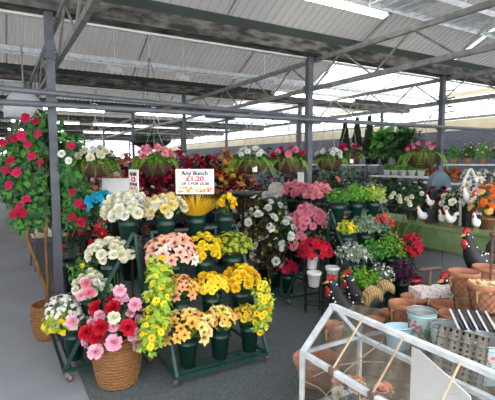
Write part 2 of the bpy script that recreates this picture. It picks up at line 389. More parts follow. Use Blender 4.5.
# ------------------------------------------------------------------ building shell
HG = 2.84; SP = 3.5; BG = 4.15; RISE = .82
KS = list(range(-1, 7))
def shell():
    f = MB(); f.add([G(-8, -3, 0), G(9.4, -3, 0), G(9.4, 29, 0), G(-8, 29, 0)], [(0, 1, 2, 3)], mat('concrete', '#a0a3a8', '#8d9095', scale=1.3, rough=.75, bump=.05)); struct(f, 'floor')
    c = MB(); x0, x1, y0, y1, z = .46, 7.6, -2.5, 10.5, .006
    c.add([G(x0, y0, 0.0), G(x1, y0, 0.0), G(x1, y1, 0.0), G(x0, y1, 0.0), G(x0, y0, z), G(x1, y0, z), G(x1, y1, z), G(x0, y1, z)], [(4, 5, 6, 7), (0, 1, 5, 4), (1, 2, 6, 5), (2, 3, 7, 6), (3, 0, 4, 7)],
          mat('grey_carpet', '#656c6d', '#4b5153', scale=60, rough=.95, bump=.4)); struct(c, 'floor_1')
    # corrugated roof: every span a pair of slopes
    mr = mat('roof_sheet', '#a19e9a', '#96938f', scale=1.5, rough=.6, trans=.2)
    mc = mat('roof_sheet_clear', '#f6f7f8', '#eceef0', scale=1.5, rough=.4, trans=.75)
    r = MB(); pitch = .095
    for k in KS:
        b0 = BG + SP * (k - 0); 
        for (ba, za, bb, zb) in ((b0 + .12, HG + .2, b0 + SP / 2, HG + .2 + RISE), (b0 + SP / 2, HG + .2 + RISE, b0 + SP - .12, HG + .2)):
            for (a0, a1, m) in ((-8, 5.9, mr), (5.9, 9.4, mc if k >= 0 else mr)):
                vs = []; n = int((a1 - a0) / pitch); fs = []
                for i in range(n):
                    for fr, hh in ((0, 0), (.5, 0), (.62, .022), (.88, .022)):
                        a = a0 + (i + fr) * pitch; vs += [G(a, ba, za + hh), G(a, bb, zb + hh)]
                for i in range(len(vs) // 2 - 1): fs.append((2 * i, 2 * i + 2, 2 * i + 3, 2 * i + 1))
                r.add(vs, fs, m)
    struct(r, 'ceiling')
    seam = MB()
    ms = mat('roof_seam', '#8d8d8a', '#7c7c7a')
    for k in KS:
        b0 = BG + SP * k
        for i in range(-4, 6):
            a = .2 + 1.9 * i
            for (ba, za, bb, zb) in ((b0 + .12, HG + .19, b0 + SP / 2, HG + .19 + RISE), (b0 + SP / 2, HG + .19 + RISE, b0 + SP - .12, HG + .19)):
                seam.bar(G(a, ba, za), G(a, bb, zb), .014, .02, ms)
        seam.bar(G(-8, b0 + SP / 2, HG + .19 + RISE), G(9.4, b0 + SP / 2, HG + .19 + RISE), .06, .05, ms)
    struct(seam, 'trim_1')
    # walls
    ws = mat('slate_stone', '#74777f', '#4f5159', 'weave', scale=2.4, rough=.85, stretch=(1, 1, 2.2))
    wm = mat('cream_beam', '#e3d3b4', '#d2c09e', rough=.7, scale=2)
    gl = glass('wall_glazing', (.97, .98, .99), .06)
    def wall(p, q, name, n, h0):
        w = MB(); d = (q - p).normalized(); nn = V((-d.y, d.x, 0))
        w.add([p, q, q + V((0, 0, h0)), p + V((0, 0, h0)), p + nn * .15, q + nn * .15, q + nn * .15 + V((0, 0, h0)), p + nn * .15 + V((0, 0, h0))], [(0, 1, 2, 3), (5, 4, 7, 6), (3, 2, 6, 7), (0, 3, 7, 4), (1, 5, 6, 2)], ws); struct(w, name)
        e = MB(); e.bar(p + V((0, 0, h0 + .13)), q + V((0, 0, h0 + .13)), .12, .24, wm); struct(e, 'trim_%d' % n)
        g = MB(); L = (q - p).length; top = HG + .3; m = int(L / 1.9); g.bar(p + V((0, 0, top)), q + V((0, 0, top)), .1, .1, wm)
        for i in range(m + 1):
            x = p + d * (L * i / m); g.bar(x + V((0, 0, h0 + .2)), x + V((0, 0, top)), .05, .05, M_WHITE)
        go = struct(g, 'window_%d' % n)
        pn = MB(); pn.add([p + V((0, 0, h0 + .25)), q + V((0, 0, h0 + .25)), q + V((0, 0, top)), p + V((0, 0, top))], [(0, 1, 2, 3)], gl); pn.build('glass', go)
    wall(G(9.4, -3), G(9.4, 29), 'wall_right', 2, 2.3)
    wall(G(9.4, 29), G(-8, 29), 'wall_back', 3, 1.6)
    wall(G(-8, 29), G(-8, -3), 'wall_left', 4, 1.2)
shell()
def gutters():
    lab = {-1: 'roof gutter beam overhead nearest the shop entrance', 0: 'mottled roof gutter beam resting on the three near steel posts', 1: 'mottled roof gutter beam, second beyond the hanging baskets',
           2: 'third roof gutter beam back over the hall', 3: 'fourth roof gutter beam back over the hall', 4: 'fifth roof gutter beam back over the hall', 5: 'sixth roof gutter beam back over the hall', 6: 'last roof gutter beam before the far end glazing'}
    for k in range(0, 7):
        b = BG + SP * k; t = thing('roof_gutter', lab[k], 'gutter', G(-8, b, HG), GROT, 'roof gutter beams')
        g = MB(); L = 17.3
        pr = [(-.09, 0), (-.13, .1), (-.13, .14), (.13, .14), (.13, .1), (.09, 0)]
        vs = [(x, y, z) for x in (0, L) for y, z in pr]; n = 6
        g.add(vs, [(i, (i + 1) % n, n + (i + 1) % n, n + i) for i in range(n)], M_GUT); g.build('channel', t)
        f = MB()
        for s in (-1, 1): f.add([(0, s * .135, .13), (L, s * .135, .13), (L, s * .2, .2), (0, s * .2, .2)], [(0, 1, 2, 3)], M_FLASH)
        f.build('flashing', t)
        e = MB()
        e.bar((0, .12, -.012), (L, .12, -.012), .05, .018, M_WHITE); e.build('lip', t)
gutters()
POSTS = [(.443, 'grey steel post in front of the red flowering tree'), (3.364, 'grey steel post behind the pink and green flower stand'), (5.83, 'grey steel post beside the blue-grey arched birdcage')]
def posts():
    for a, lb in POSTS:
        b = {.443: 4.134, 3.364: 4.229, 5.83: 4.10}[a]; b = BG if a != 3.364 else 4.235
        w = .07; t = thing('steel_post', lb, 'post', G(a, b), GROT, 'steel roof posts')
        p = MB(); p.box((0, 0, HG / 2), (w, w, HG), M_STEEL); p.build('shaft', t)
        q = MB(); q.box((0, 0, .008), (.12, .12, .016), M_STEEL); q.build('base_plate', t)
        for z in (HG - .37, 2.07): c = MB(); c.box((0, 0, z), (.1, .1, .05), M_STEEL); c.build('clamp', t)
        if a > 5:
            for z in (2.62, 2.5, 2.38, 2.3): c = MB(); c.bar((0, 0, z), (.16, -.1, z + .03), .02, .02, M_BLACK); c.build('peg', t)
    for k in range(1, 6):
        for a in ((.443, 3.1, 5.83, 8.4) if k < 3 else (.443, 3.1, 5.83)):
            ordn = ['', 'second', 'third', 'fourth', 'fifth', 'sixth'][k]; row = {.443: 'aisle-side', 3.1: 'central', 5.83: 'wall-side', 8.4: 'outermost wall-side'}[a]
            t = thing('steel_post', 'slim grey steel post far back under the %s gutter in the %s line' % (ordn, row), 'post', G(a, BG + SP * k), GROT, 'steel roof posts')
            p = MB(); p.box((0, 0, HG / 2), (.06, .06, HG), M_STEEL); p.build('shaft', t)
posts()
def truss(a, b0, b1, label):
    t = thing('roof_truss', label, 'truss', G(a, 0, 0), GROT, 'lattice roof trusses')
    zt, zb = HG - .03, HG - .37
    c = MB(); c.bar((0, b0, zt), (0, b1, zt), .04, .05, M_TRUSS); c.build('top_chord', t)
    c = MB(); c.bar((0, b0, zb), (0, b1, zb), .04, .05, M_TRUSS); c.build('bottom_chord', t)
    c = MB(); n = int((b1 - b0) / .48); st = (b1 - b0) / n
    for i in range(n):
        y = b0 + i * st; z0, z1 = (zb, zt) if i % 2 == 0 else (zt, zb)
        c.tube([(0, y, z0), (0, y + st, z1)], .011, M_TRUSS, 6)
    o = c.build('lattice_web', t)
truss(.443 + .08, .4, 22, 'lattice roof truss above the red flowering tree')
truss(3.364 + .08, .4, 22, 'long lattice roof truss meeting the post behind the pink flower stand')
truss(5.83 + .08, .4, 22, 'lattice roof truss meeting the post beside the arched birdcage')
truss(8.3, 2.4, 22, 'lattice roof truss along the stone wall')
def pipes():
    for lb, p, q, r in (('grey pipe carrying the hanging flower baskets between the posts', G(-2.5, 4.07, 2.03), G(9.2, 4.05, 2.1), .026),
                        ('slimmer grey pipe just above the basket-carrying pipe', G(-2.5, 4.02, 2.2), G(3.6, 4.11, 2.09), .024)):
        mb = MB(); mb.tube([p, q], r, M_PIPE, 10); tag(mb.build('overhead_pipe', None, True), lb, 'pipe', 'overhead pipes')
pipes()
def ladder(a0, a1, b, z, w, label):
    t = thing('cable_ladder', label, 'cable tray', G(a0, b, z), GROT, 'galvanised cable ladders'); L = a1 - a0
    mg = mat('bright_zinc', '#f0f2f4', '#d2d6da', rough=.35, metal=.25, scale=20)
    for y in (-w / 2, w / 2):
        m = MB(); m.bar((0, y, 0), (L, y, 0), .012, .06, mg); m.build('side_rail', t)
    m = MB(); n = int(L / .16)
    for i in range(n): m.bar((i * L / n, -w / 2, -.01), (i * L / n, w / 2, -.01), .02, .02, mg)
    if w > .4:
        for i in range(2, n, 6): m.box((i * L / n, 0, .0), (.35, w, .006), mg)
    m.build('rung_row', t)
    n = max(2, int(L / 1.8))
    for i in range(n): m = MB(); m.tube([(L * (i + .5) / n, 0, 0), (L * (i + .5) / n, 0, .5)], .006, mg, 5); m.build('hanger_rod', t)
ladder(3.3, 8.2, 2.98, 3.14, .45, 'wide cable ladder above the highest-hung strip light')
for j, lb in enumerate(('cable ladder with two small floodlights, beyond the first gutter', 'cable ladder hung beyond the second gutter', 'cable ladder hung beyond the third gutter')):
    ladder(-3, 9, 6.25 + SP * j, 2.97, .16, lb)
M_TUBE = mat('lit_tube', '#fffdf6', '#fffdf6', emit=6.0)
def strip(a, b, z, label, L=1.5):
    b += .12
    t = thing('strip_light', label, 'strip light', G(a, b, z), GROT, 'fluorescent strip lights')
    m = MB(); m.box((L / 2, 0, .055), (L, .09, .05), M_WHITE); m.box((.0, 0, .03), (.03, .1, .08), M_WHITE); m.box((L, 0, .03), (.03, .1, .08), M_WHITE); m.build('housing', t)
    m = MB(); m.tube([(.02, 0, .0), (L - .02, 0, .0)], .025, M_TUBE, 10); m.build('tube', t)
    for x in (.3, L - .3): m = MB(); m.tube([(x, 0, .07), (x, 0, .45)], .005, M_WHITE, 5); m.build('hanger_rod', t)
strip(2.55, 3.25, 3.13, 'bright strip light hung highest, under the wide cable ladder', 1.15)
strip(4.5, 6.6, 2.84, 'bright strip light behind the post of the pink flower stand', 2.0)
for (a, j, lb) in ((.4, 1, 'strip light deep in the hall over the tree aisle'), (2.9, 1, 'strip light deep in the hall behind the price sign'), (5.6, 1, 'strip light deep in the hall by the topiary cones'),
                   (.4, 2, 'strip light third row back over the tree aisle'), (2.6, 2, 'strip light third row back above the red flower bank'), (.4, 3, 'strip light fourth row back over the aisle'), (2.9, 3, 'strip light fourth row back above the red flower bank'), (1.2, 4, 'strip light at the far end of the hall')):
    strip(a, 6.6 + SP * j, 2.72, lb, 1.8)
def flood(px, py, Y, label):
    t = thing('floodlight', label, 'floodlight', at(px, py, Y), GROT, 'small grey floodlights'); m = MB()
    m.box((0, 0, 0), (.18, .1, .07), M_WHITE, Euler((.3, 0, .4)).to_matrix()); m.build('body', t)
    m = MB(); m.tube([(0, 0, .03), (0, 0, .75)], .006, M_WHITE, 5); m.build('hanger_rod', t)
flood(115, 69, 6.2, 'small grey floodlight on the ladder, nearer the lattice truss'); flood(183, 77, 6.6, 'small grey floodlight on the ladder, nearer the price sign')
# light
w = bpy.data.worlds.new('world'); SC.world = w; w.use_nodes = True
bg = w.node_tree.nodes['Background']; bg.inputs[0].default_value = (.93, .96, 1, 1); bg.inputs[1].default_value = 2.2
# ------------------------------------------------------------------ island by the sign
RA2 = GROT; RA1 = GROT - pi / 2
A2 = display_stand('tiered green stand of yellow and peach flowers below the price sign', G(1.0, 2.66), RA2, .74, 1)
A1 = display_stand('tiered green stand of white flowers behind the big wicker basket', G(.35, 3.95), RA1, .8, 2)
A3 = display_stand('tiered dark stand hidden under the white gardenia bushes', G(2.52, 4.05), GROT + pi / 2, .74, 3)
C1 = display_stand('tiered green stand of pink flowers by the white pots', G(2.665, 4.5), RA1, .8, 4)
D1 = display_stand('tiered green stand of leafy green plants behind the roosters', G(3.02, 2.9), RA2, .74, 5)
sd = [100]
def put(st, x, r, word, fl, rad, h, lf='green', nl=60, kind='g', bname=None, cat='flowers', **kw):
    """one bucket and the bunch standing in it"""
    sd[0] += 1; p = spot(st, x, r); where = {A2: 'stand under the price sign', A1: 'stand behind the big wicker basket', C1: 'pink flower stand', D1: 'green plant stand', A3: 'stand of white gardenias'}[st]
    bucket('dark green bucket holding %s' % word, p, kind)
    fl = [(k_, c_, int(n_ * 1.7 + .5), s_ * (1.2 if k_ in ('rose', 'carnation') else 1.1)) for k_, c_, n_, s_ in fl]
    return bunch(word + ' on the ' + where, p + RIM, rad * 1.06, h * 1.1, fl, lf, int(nl * 1.9), seed=sd[0], name=bname or 'flower_bunch', cat=cat, **kw)
CX = (.12, .375, .63)
# bottom tier
put(A2, CX[0], 0, 'large peach and butter-yellow lilies', [('lily', 'butter', 9, .05), ('lily', 'amber', 8, .045), ('lily', 'peach', 4, .042)], .15, .1, 'lime', 22, tmax=1.7)
put(A2, CX[1], 0, 'small peach and gold freesias', [('pansy', 'amber', 12, .026), ('pansy', 'butter', 10, .026), ('pansy', 'gold', 4, .025)], .1, .11, 'green', 40, tmax=1.5)
put(A2, CX[2], 0, 'yellow-green primroses spilling at the stand end', [('pansy', 'gold', 14, .022), ('pansy', 'amber', 6, .022)], .1, .08, 'olive', 60, ll=.04, offs=(-.02, 0))
# second tier
put(A2, CX[0], 1, 'amber and peach lilies', [('lily', 'amber', 9, .042), ('lily', 'peach', 7, .038)], .115, .1, 'green', 26, tmax=1.6)
put(A2, CX[1], 1, 'golden pansies with dark eyes', [('pansy', 'gold', 22, .028), ('pansy', 'lemon', 6, .026)], .135, .1, 'green', 40, tmax=1.5)
put(A2, CX[2], 1, 'deep yellow roses', [('rose', 'gold', 12, .034), ('rose', 'lemon', 5, .03)], .125, .11, 'bright', 36, tmax=1.5)
# third tier
put(A2, CX[0], 2, 'pale peach-pink lilies', [('lily', 'peachpink', 15, .05), ('lily', 'peach', 6, .045), ('lily', 'white', 3, .045)], .16, .13, 'green', 26, tmax=1.6)
put(A2, CX[1], 2, 'lemon-yellow chrysanthemums', [('mum', 'lemon', 34, .027)], .14, .12, 'green', 22, tmax=1.7)
put(A2, CX[2], 2, 'dense yellow-green solidago', [('bells', 'yg', 60, .024)], .165, .12, 'olive', 130, ll=.035, tmax=1.5)
# top tier
put(A2, CX[0], 3, 'cream and butter roses', [('carnation', 'butter', 12, .037), ('carnation', 'cream', 8, .036)], .14, .1, 'green', 24, tmax=1.5)
t = put(A2, CX[1], 3, 'spiky golden grass', [], .16, .17, 'straw', 0)
fo = MB(); rr = random.Random(5)
for i in range(620):
    a, q = rr.uniform(0, 6.28), math.sqrt(rr.random()); d = V((math.cos(a) * q * 1.35, math.sin(a) * q * 1.35, 1))
    fo.blade((math.cos(a) * q * .05, math.sin(a) * q * .05, -.02), d, rr.uniform(.16, .24), .0075, pet('gold') if i % 3 else (pet('lemon') if i % 4 else pet('orange')), .08, 2)
fo.build('blades', t)
put(A2, CX[2], 3, 'small yellow tulips beside the golden grass', [('tulip', 'lemon', 9, .028), ('tulip', 'gold', 3, .028)], .055, .1, 'green', 16, offs=(.03, 0))
# ivy trails at both ends of the stand
pA = [at(160, 262, 3.03), at(161, 285, 2.9), at(157, 310, 2.82), at(153, 328, 2.78), at(150, 343, 2.76)]
trail('trailing yellow pansy ivy hanging down beside the big wicker basket', pA, .09, 520, .055, 'lime', [('pansy', 'lemon', 24, .023), ('pansy', 'gold', 10, .023)], 21, group='trailing pansy ivies')
pB = [at(262, 282, 3.12), at(264, 297, 3.08), at(263, 312, 3.05), at(258, 326, 3.03)]
trail('trailing yellow pansy ivy at the stand corner beside the gardenias', pB, .065, 240, .042, 'lime', [('pansy', 'gold', 16, .024), ('pansy', 'lemon', 7, .022)], 22, group='trailing pansy ivies')
# A1, aisle side
def a1x(b): return 3.95 - b
put(A1, a1x(3.28), 0, 'tiny white filler flowers over yellow blooms', [('bells', 'white', 60, .024)], .13, .19, 'fresh', 50, ll=.03, tmax=1.5, offs=(-.07, -.01))
put(A1, a1x(3.55), 0, 'soft white gypsophila', [('bells', 'white', 20, .024)], .12, .13, 'sage', 60, ll=.035)
put(A1, a1x(3.28), 1, 'white freesias with fresh leaves', [('rose', 'cream', 10, .026), ('rose', 'white', 5, .024)], .12, .12, 'bright', 50, tmax=1.5)
put(A1, a1x(3.55), 1, 'leafy sprigs with tiny yellow buds', [('daisy', 'lemon', 4, .02)], .14, .22, 'fresh', 120, ll=.045, tmax=1.4)
put(A1, a1x(3.28), 2, 'cream rosebuds just under the scarlet tulips', [('rose', 'cream', 24, .032)], .15, .1, 'green', 22, tmax=1.6)
put(A1, a1x(3.55), 2, 'scarlet tulips with yellow centres', [('tulip', 'red', 3, .05)], .05, .21, 'sage', 60, ll=.04, kind='d')
put(A1, a1x(3.28), 3, 'big cream-white hydrangea roses', [('carnation', 'cream', 20, .038), ('carnation', 'white', 10, .036)], .155, .12, 'green', 22, tmax=1.7)
put(A1, a1x(3.58), 3, 'smaller cream roses', [('carnation', 'cream', 7, .033)], .08, .07, 'green', 24, kind='d')
put(A1, a1x(3.84), 3, 'turquoise blue blooms', [('azalea', 'blue', 16, .042)], .14, .12, 'dark', 30, kind='d', offs=(-.07, -.03))
b = bunch('yellow broom sprigs below the white filler flowers', spot(A1, a1x(3.28), 0) + RIM + V((-.075, -.04, -.01)), .125, .12, [('bells', 'lemon', 34, .03), ('bells', 'yg', 66, .031)], 'lime', 50, ll=.03, seed=77, stem=.01)
# A3 white gardenias
def bush(label, p, r, h, fl, lf, nl, ll, seed, tm=2.4, grp='gardenia bushes', st=.25, nm='flowering_bush', cat='bush', **kw):
    return bunch(label, p, r, h, fl, lf, nl, ll, tm, st, seed, grp, nm, cat, **kw)
rowA3 = [('topmost dark gardenia bush with small white blooms', 250, 205, 4.95, .16), ('dark gardenia bush with white blooms beside the round wire ornaments', 271, 210, 4.95, .17),
         ('dark gardenia bush with large white blooms in mid stand', 259, 226, 4.75, .2), ('gardenia bush with wide white blooms reaching toward the pink flowers', 281, 234, 4.75, .17), ('lowest gardenia bush with white blooms over the empty bucket', 270, 252, 4.65, .17)]
for i, (lb, px, py, Y, r) in enumerate(rowA3):
    p = at(px, py + 3, Y)
    bush(lb, p, r, r * .95, [('rose', 'white', 9 if i < 4 else 5, .05 if i > 1 else .038), ('rose', 'cream', 4, .03), ('bells', 'yg', 5, .03)] , 'dark' if i % 2 else 'bronze', 340, .065, 300 + i)
for r, x in ((3, .2), (3, .5), (2, .22), (2, .5), (1, .2), (1, .5), (0, .2), (0, .5)):
    bucket({3: 'blackish bucket on the top tier under the gardenias', 2: 'blackish bucket on the third tier under the gardenias', 1: 'blackish bucket on the second tier under the gardenias', 0: 'blackish bucket on the bottom tier under the gardenias'}[r] + (', rear of the pair' if x > .4 else ', front of the pair'), spot(A3, x, r), 'd')
# C1 pink stand: columns by b = 3.8, 4.05, 4.3
def c1x(b): return 4.5 - b
CB = (3.8, 4.05, 4.3)
put(C1, c1x(CB[0]), 0, 'magenta azaleas over the stand corner', [('azalea', 'magenta', 7, .034), ('azalea', 'crimson', 5, .034)], .11, .08, 'dark', 20)
put(C1, c1x(CB[1]), 0, 'pale pink carnations low on the stand', [('carnation', 'palepink', 9, .036), ('carnation', 'salmon', 4, .036)], .12, .09, 'dark', 20)
put(C1, c1x(CB[2]), 0, 'rose-pink buds behind the low carnations', [('carnation', 'pink', 8, .032)], .09, .08, 'dark', 16, kind='d')
put(C1, c1x(CB[0]), 1, 'tall light pink carnations beside scarlet ones', [('carnation', 'salmon', 14, .037)], .1, .15, 'dark', 20, kind='d')
put(C1, c1x(CB[1]), 1, 'scarlet and peach blooms', [('azalea', 'red', 8, .032), ('azalea', 'peach', 3, .032)], .1, .09, 'dark', 20, kind='d')
put(C1, c1x(CB[2]), 1, 'dark leaves with few white buds', [('rose', 'white', 4, .025)], .1, .1, 'blackish', 60, kind='d')
put(C1, c1x(CB[0]), 2, 'the fullest mound of salmon pink carnations', [('carnation', 'salmon', 18, .042), ('carnation', 'pink', 10, .042)], .16, .18, 'dark', 18, tmax=1.6)
put(C1, c1x(CB[1]), 2, 'pink blooms mixed with sage leaves', [('azalea', 'pink', 8, .034), ('azalea', 'magenta', 2, .03)], .12, .1, 'sage', 50, kind='d')
put(C1, c1x(CB[2]), 2, 'pale pink buds mixed with grey-green leaves', [('azalea', 'palepink', 6, .03)], .11, .1, 'sage', 60, kind='d')
put(C1, c1x(CB[0]), 3, 'salmon carnations on the top tier against the post', [('carnation', 'salmon', 18, .037)], .13, .11, 'dark', 16, kind='d', tmax=1.6)
put(C1, c1x(CB[1]), 3, 'rose-pink carnations in the middle of the top tier', [('carnation', 'pink', 16, .036)], .12, .1, 'dark', 16, kind='d', tmax=1.6)
put(C1, c1x(CB[2]), 3, 'pink carnations on the top tier far end', [('carnation', 'salmon', 16, .036)], .13, .12, 'dark', 16, kind='d', tmax=1.6)
# D1 green stand
DX = (.09, .35, .61)
lk = dict(bname='leafy_bunch', cat='foliage')
put(D1, DX[0], 0, 'bright green fern-like leaves with upright sprigs', [('bells', 'yg', 10, .02)], .19, .14, 'bright', 230, ll=.05, tmax=1.6, offs=(-.05, 0), **lk)
put(D1, DX[1], 0, 'pale green leaves flecked with white', [('bells', 'white', 20, .018)], .11, .14, 'sage', 120, ll=.035, offs=(-.02, 0), **lk)
put(D1, DX[2], 0, 'dark plum leaves', [('bells', 'plum', 18, .03)], .14, .16, 'plumleaf', 150, ll=.045, kind='d', **lk)
put(D1, DX[0], 1, 'feathery silver-grey sprigs', [('bells', 'white', 14, .018)], .17, .13, 'grey', 190, ll=.06, lw=.2, offs=(-.04, 0), **lk)
put(D1, DX[1], 1, 'dense fresh green leaves', [('bells', 'yg', 4, .02)], .14, .14, 'fresh', 210, ll=.045, **lk)
put(D1, DX[2], 1, 'green sprigs with reddish tips', [('bells', 'apricot', 8, .016)], .14, .2, 'bright', 150, ll=.05, lw=.3, **lk)
put(D1, DX[0], 2, 'lime-yellow leafy primroses', [('bells', 'lemon', 10, .03), ('bells', 'yg', 12, .03)], .095, .08, 'lime', 40, **lk)
put(D1, DX[1], 2, 'grey-green eucalyptus leaves', [], .15, .13, 'sage', 230, ll=.045, lw=.7, **lk)
put(D1, DX[2], 2, 'green leaves with scarlet blooms', [('azalea', 'orange', 4, .03), ('azalea', 'red', 4, .03)], .12, .12, 'sage', 100, ll=.04, **lk)
put(D1, DX[0], 3, 'round-leaved mint green foliage against the post', [('bells', 'yg', 6, .02)], .12, .1, 'fresh', 180, ll=.032, lw=.8, **lk)
put(D1, DX[1], 3, 'bright lime round-leaved foliage', [], .135, .14, 'bright', 230, ll=.04, lw=.8, **lk)
put(D1, DX[2], 3, 'light yellow-green foliage with cream tips', [('bells', 'butter', 6, .024)], .13, .13, 'lime', 150, ll=.05, lw=.35, **lk)
# red flowers and plant further behind, right end of D1
def floorpot(label, blab, px, pyrim, Y, fl, r, h, lf, nl, pot='g', **kw):
    p = at(px, pyrim, Y); return p
# big wicker basket with the mixed roses
p = onz(112, 393, 0.0); p = V((p.x, p.y + .14, 0))
t = thing('wicker_basket', 'tall tan wicker basket full of red and pink roses on the floor', 'basket', p)
m = MB(); H = .37; m.lathe([(.10, 0), (.125, .01), (.15, .12), (.158, .22), (.15, .31), (.14, .35), (.13, .35), (.135, .3), (.13, .05), (.0001, .05)], (0, 0, 0), M_WICK, 30, False); m.build('body', t, True)
m = MB()
for i in range(26):
    a = 2 * pi * i / 26; m.tube([(.146 * math.cos(a), .146 * math.sin(a), .345), (.146 * math.cos(a + .12), .146 * math.sin(a + .12), .36), (.146 * math.cos(a + .26), .146 * math.sin(a + .26), .345)], .011, M_WICK, 5)
m.build('braided_rim', t, True)
m = MB()
for j in range(15):
    z = .02 + j * .022; rr_ = .126 + .034 * math.sin(pi * min(1, z / .36) * .85)
    m.tube([(rr_ * math.cos(i * pi / 18 + (j % 2) * .09), rr_ * math.sin(i * pi / 18 + (j % 2) * .09), z + (.004 if i % 2 else -.004)) for i in range(37)], .0085, M_WICK, 5)
m.build('woven_bands', t, True)
t = bunch('red, pale pink and cream roses heaped in the tall wicker basket', p + V((0, 0, .35)), .19, .21, [('rose', 'red', 13, .048), ('rose', 'palepink', 10, .05), ('carnation', 'palepink', 4, .042)], 'rose', 60, .06, 1.85, .28, 41, 'basket flower arrangements')
rr = random.Random(9)
for (px, py, dy, k, c, s) in ((87, 284, -.02, 'carnation', 'pink', .042), (91, 293, -.05, 'carnation', 'pink', .042), (82, 296, -.05, 'carnation', 'palepink', .04), (120, 291, -.02, 'rose', 'palepink', .042), (135, 305, -.05, 'rose', 'palepink', .045), (114, 318, -.2, 'rose', 'cream', .04), (96, 352, -.2, 'rose', 'palepink', .05), (114, 343, -.21, 'rose', 'palepink', .052), (101, 328, -.2, 'rose', 'red', .05), (128, 328, -.2, 'rose', 'red', .052), (87, 333, -.18, 'rose', 'red', .05), (74, 322, -.1, 'rose', 'palepink', .045)):
    q = at(px, py, p.y + dy) - (p + V((0, 0, .35))); add_blossom(t, k, c, q, V((q.x * 2, -1, .7)), s)
m = MB()
for i in range(26): m.blade((rr.uniform(-.04, .04), rr.uniform(0, .06), 0), (rr.uniform(-.3, .3), rr.uniform(-.1, .3), 1), rr.uniform(.36, .5), .012, leaf('green'), .1)
m.build('grass_blades', t)

# the flowering tree in its basket, by the aisle
p = onz(45, 342, 0.0); p = V((p.x, p.y + .13, 0)); TB = p
t = thing('wicker_basket', 'low round wicker basket holding the red flowering tree by the aisle', 'basket', p); m = MB()
m.lathe([(.10, 0), (.13, .01), (.155, .15), (.15, .29), (.155, .3), (.145, .305), (.135, .28), (.13, .24), (.0001, .24)], (0, 0, 0), M_WICK, 26, False); m.build('body', t, True)
m = MB()
for j in range(11):
    z = .02 + j * .026; q = .127 + .03 * math.sin(pi * z / .4)
    m.tube([(q * math.cos(i * pi / 15 + (j % 2) * .1), q * math.sin(i * pi / 15 + (j % 2) * .1), z + (.005 if i % 2 else -.005)) for i in range(31)], .01, M_WICK, 5)
m.build('woven_bands', t, True)
def redtree():
    t = thing('flowering_tree', 'tall standing tree of crimson blooms with three twisting trunks in a wicker basket', 'tree', (p.x, p.y, .245))
    b = p + V((0, 0, .245)); tr = [([at(50, 320, p.y), at(47, 290, p.y), at(36, 262, p.y), at(27, 238, p.y + .05), at(30, 200, p.y + .1), at(32, 150, p.y + .1)], .022), ([at(46, 325, p.y - .02), at(48, 285, p.y), at(46, 250, p.y), at(47, 215, p.y + .05), at(42, 170, p.y + .08)], .02), ([at(52, 322, p.y + .03), at(55, 270, p.y + .1), at(58, 240, p.y + .12), at(60, 180, p.y + .15)], .016)]
    for pts, r in tr:
        m = MB(); pts = [b.lerp(pts[0], .2)] + pts; qq = []
        for i in range(len(pts) - 1):
            for k in range(4): qq.append(pts[i].lerp(pts[i + 1], k / 4) + V((R.uniform(-.004, .004), R.uniform(-.004, .004), 0)))
        m.tube([x - b for x in qq], [r * (1 - .5 * i / len(qq)) for i in range(len(qq))], M_WOOD, 8); m.build('trunk', t, True)
    rr = random.Random(12); fo = MB(); lm = leaf('rose'); lm2 = leaf('green')
    lumps = [(40, 140, .19), (22, 150, .18), (62, 150, .18), (30, 175, .2), (58, 180, .18), (15, 185, .15), (40, 200, .18), (28, 215, .15), (55, 212, .15), (75, 215, .12), (78, 195, .12), (45, 125, .12), (12, 165, .12), (72, 168, .12), (85, 210, .08)]
    C = [(at(x, y, p.y + .14) - b, r) for x, y, r in lumps]
    def clear(q): # the foliage stands behind the steel post
        w = b + q; s = w - G(.443, BG); return not (abs(s.dot(GA)) < .075 and s.dot(GB) < .07)
    for c, r in C:
        for i in range(int(8500 * r * r) + 40):
            d = V((rr.gauss(0, 1), rr.gauss(0, 1), rr.gauss(0, 1))).normalized(); q = c + d * r * rr.uniform(.55, 1.0) * (1 if abs(d.y) < .6 else .9)
            if not clear(q): continue
            fo.leaf(q, d * .3 + V((rr.uniform(-1, 1), 0, rr.uniform(-1.2, .2))), rr.uniform(.06, .09), rr.uniform(.045, .062), lm if rr.random() < .6 else leaf('fresh'), d + V((0, -.4, .2)))
        fo.tube([c * .6 + V((0, .0, .1)), c], .005, M_WOOD, 4)
    fo.build('foliage', t)
    spots = [(25, 118), (14, 138), (22, 136), (38, 133), (28, 144), (3, 142), (5, 170), (46, 141), (31, 156), (16, 172), (8, 185), (58, 136), (71, 145), (60, 155), (72, 192), (68, 196), (78, 203), (66, 208), (72, 218), (82, 222), (20, 205), (14, 213), (22, 213), (26, 200), (54, 216), (10, 160), (64, 176), (36, 122), (40, 163), (56, 200), (84, 205)]
    for (x, y) in spots:
        q = at(x, y, p.y - .1 + rr.uniform(-.04, .08)) - b
        if not clear(q - V((0, 0, 0))): q = at(x, y, p.y + .25) - b
        add_blossom(t, 'azalea', 'magenta' if rr.random() < .5 else 'crimson', q, (rr.uniform(-.5, .5), -1, rr.uniform(0, .6)), rr.uniform(.036, .046))
    for (x, y) in ((62, 154), (69, 161)): add_blossom(t, 'rose', 'white', at(x, y, p.y - .12) - b, (0, -1, .3), .03)
redtree()
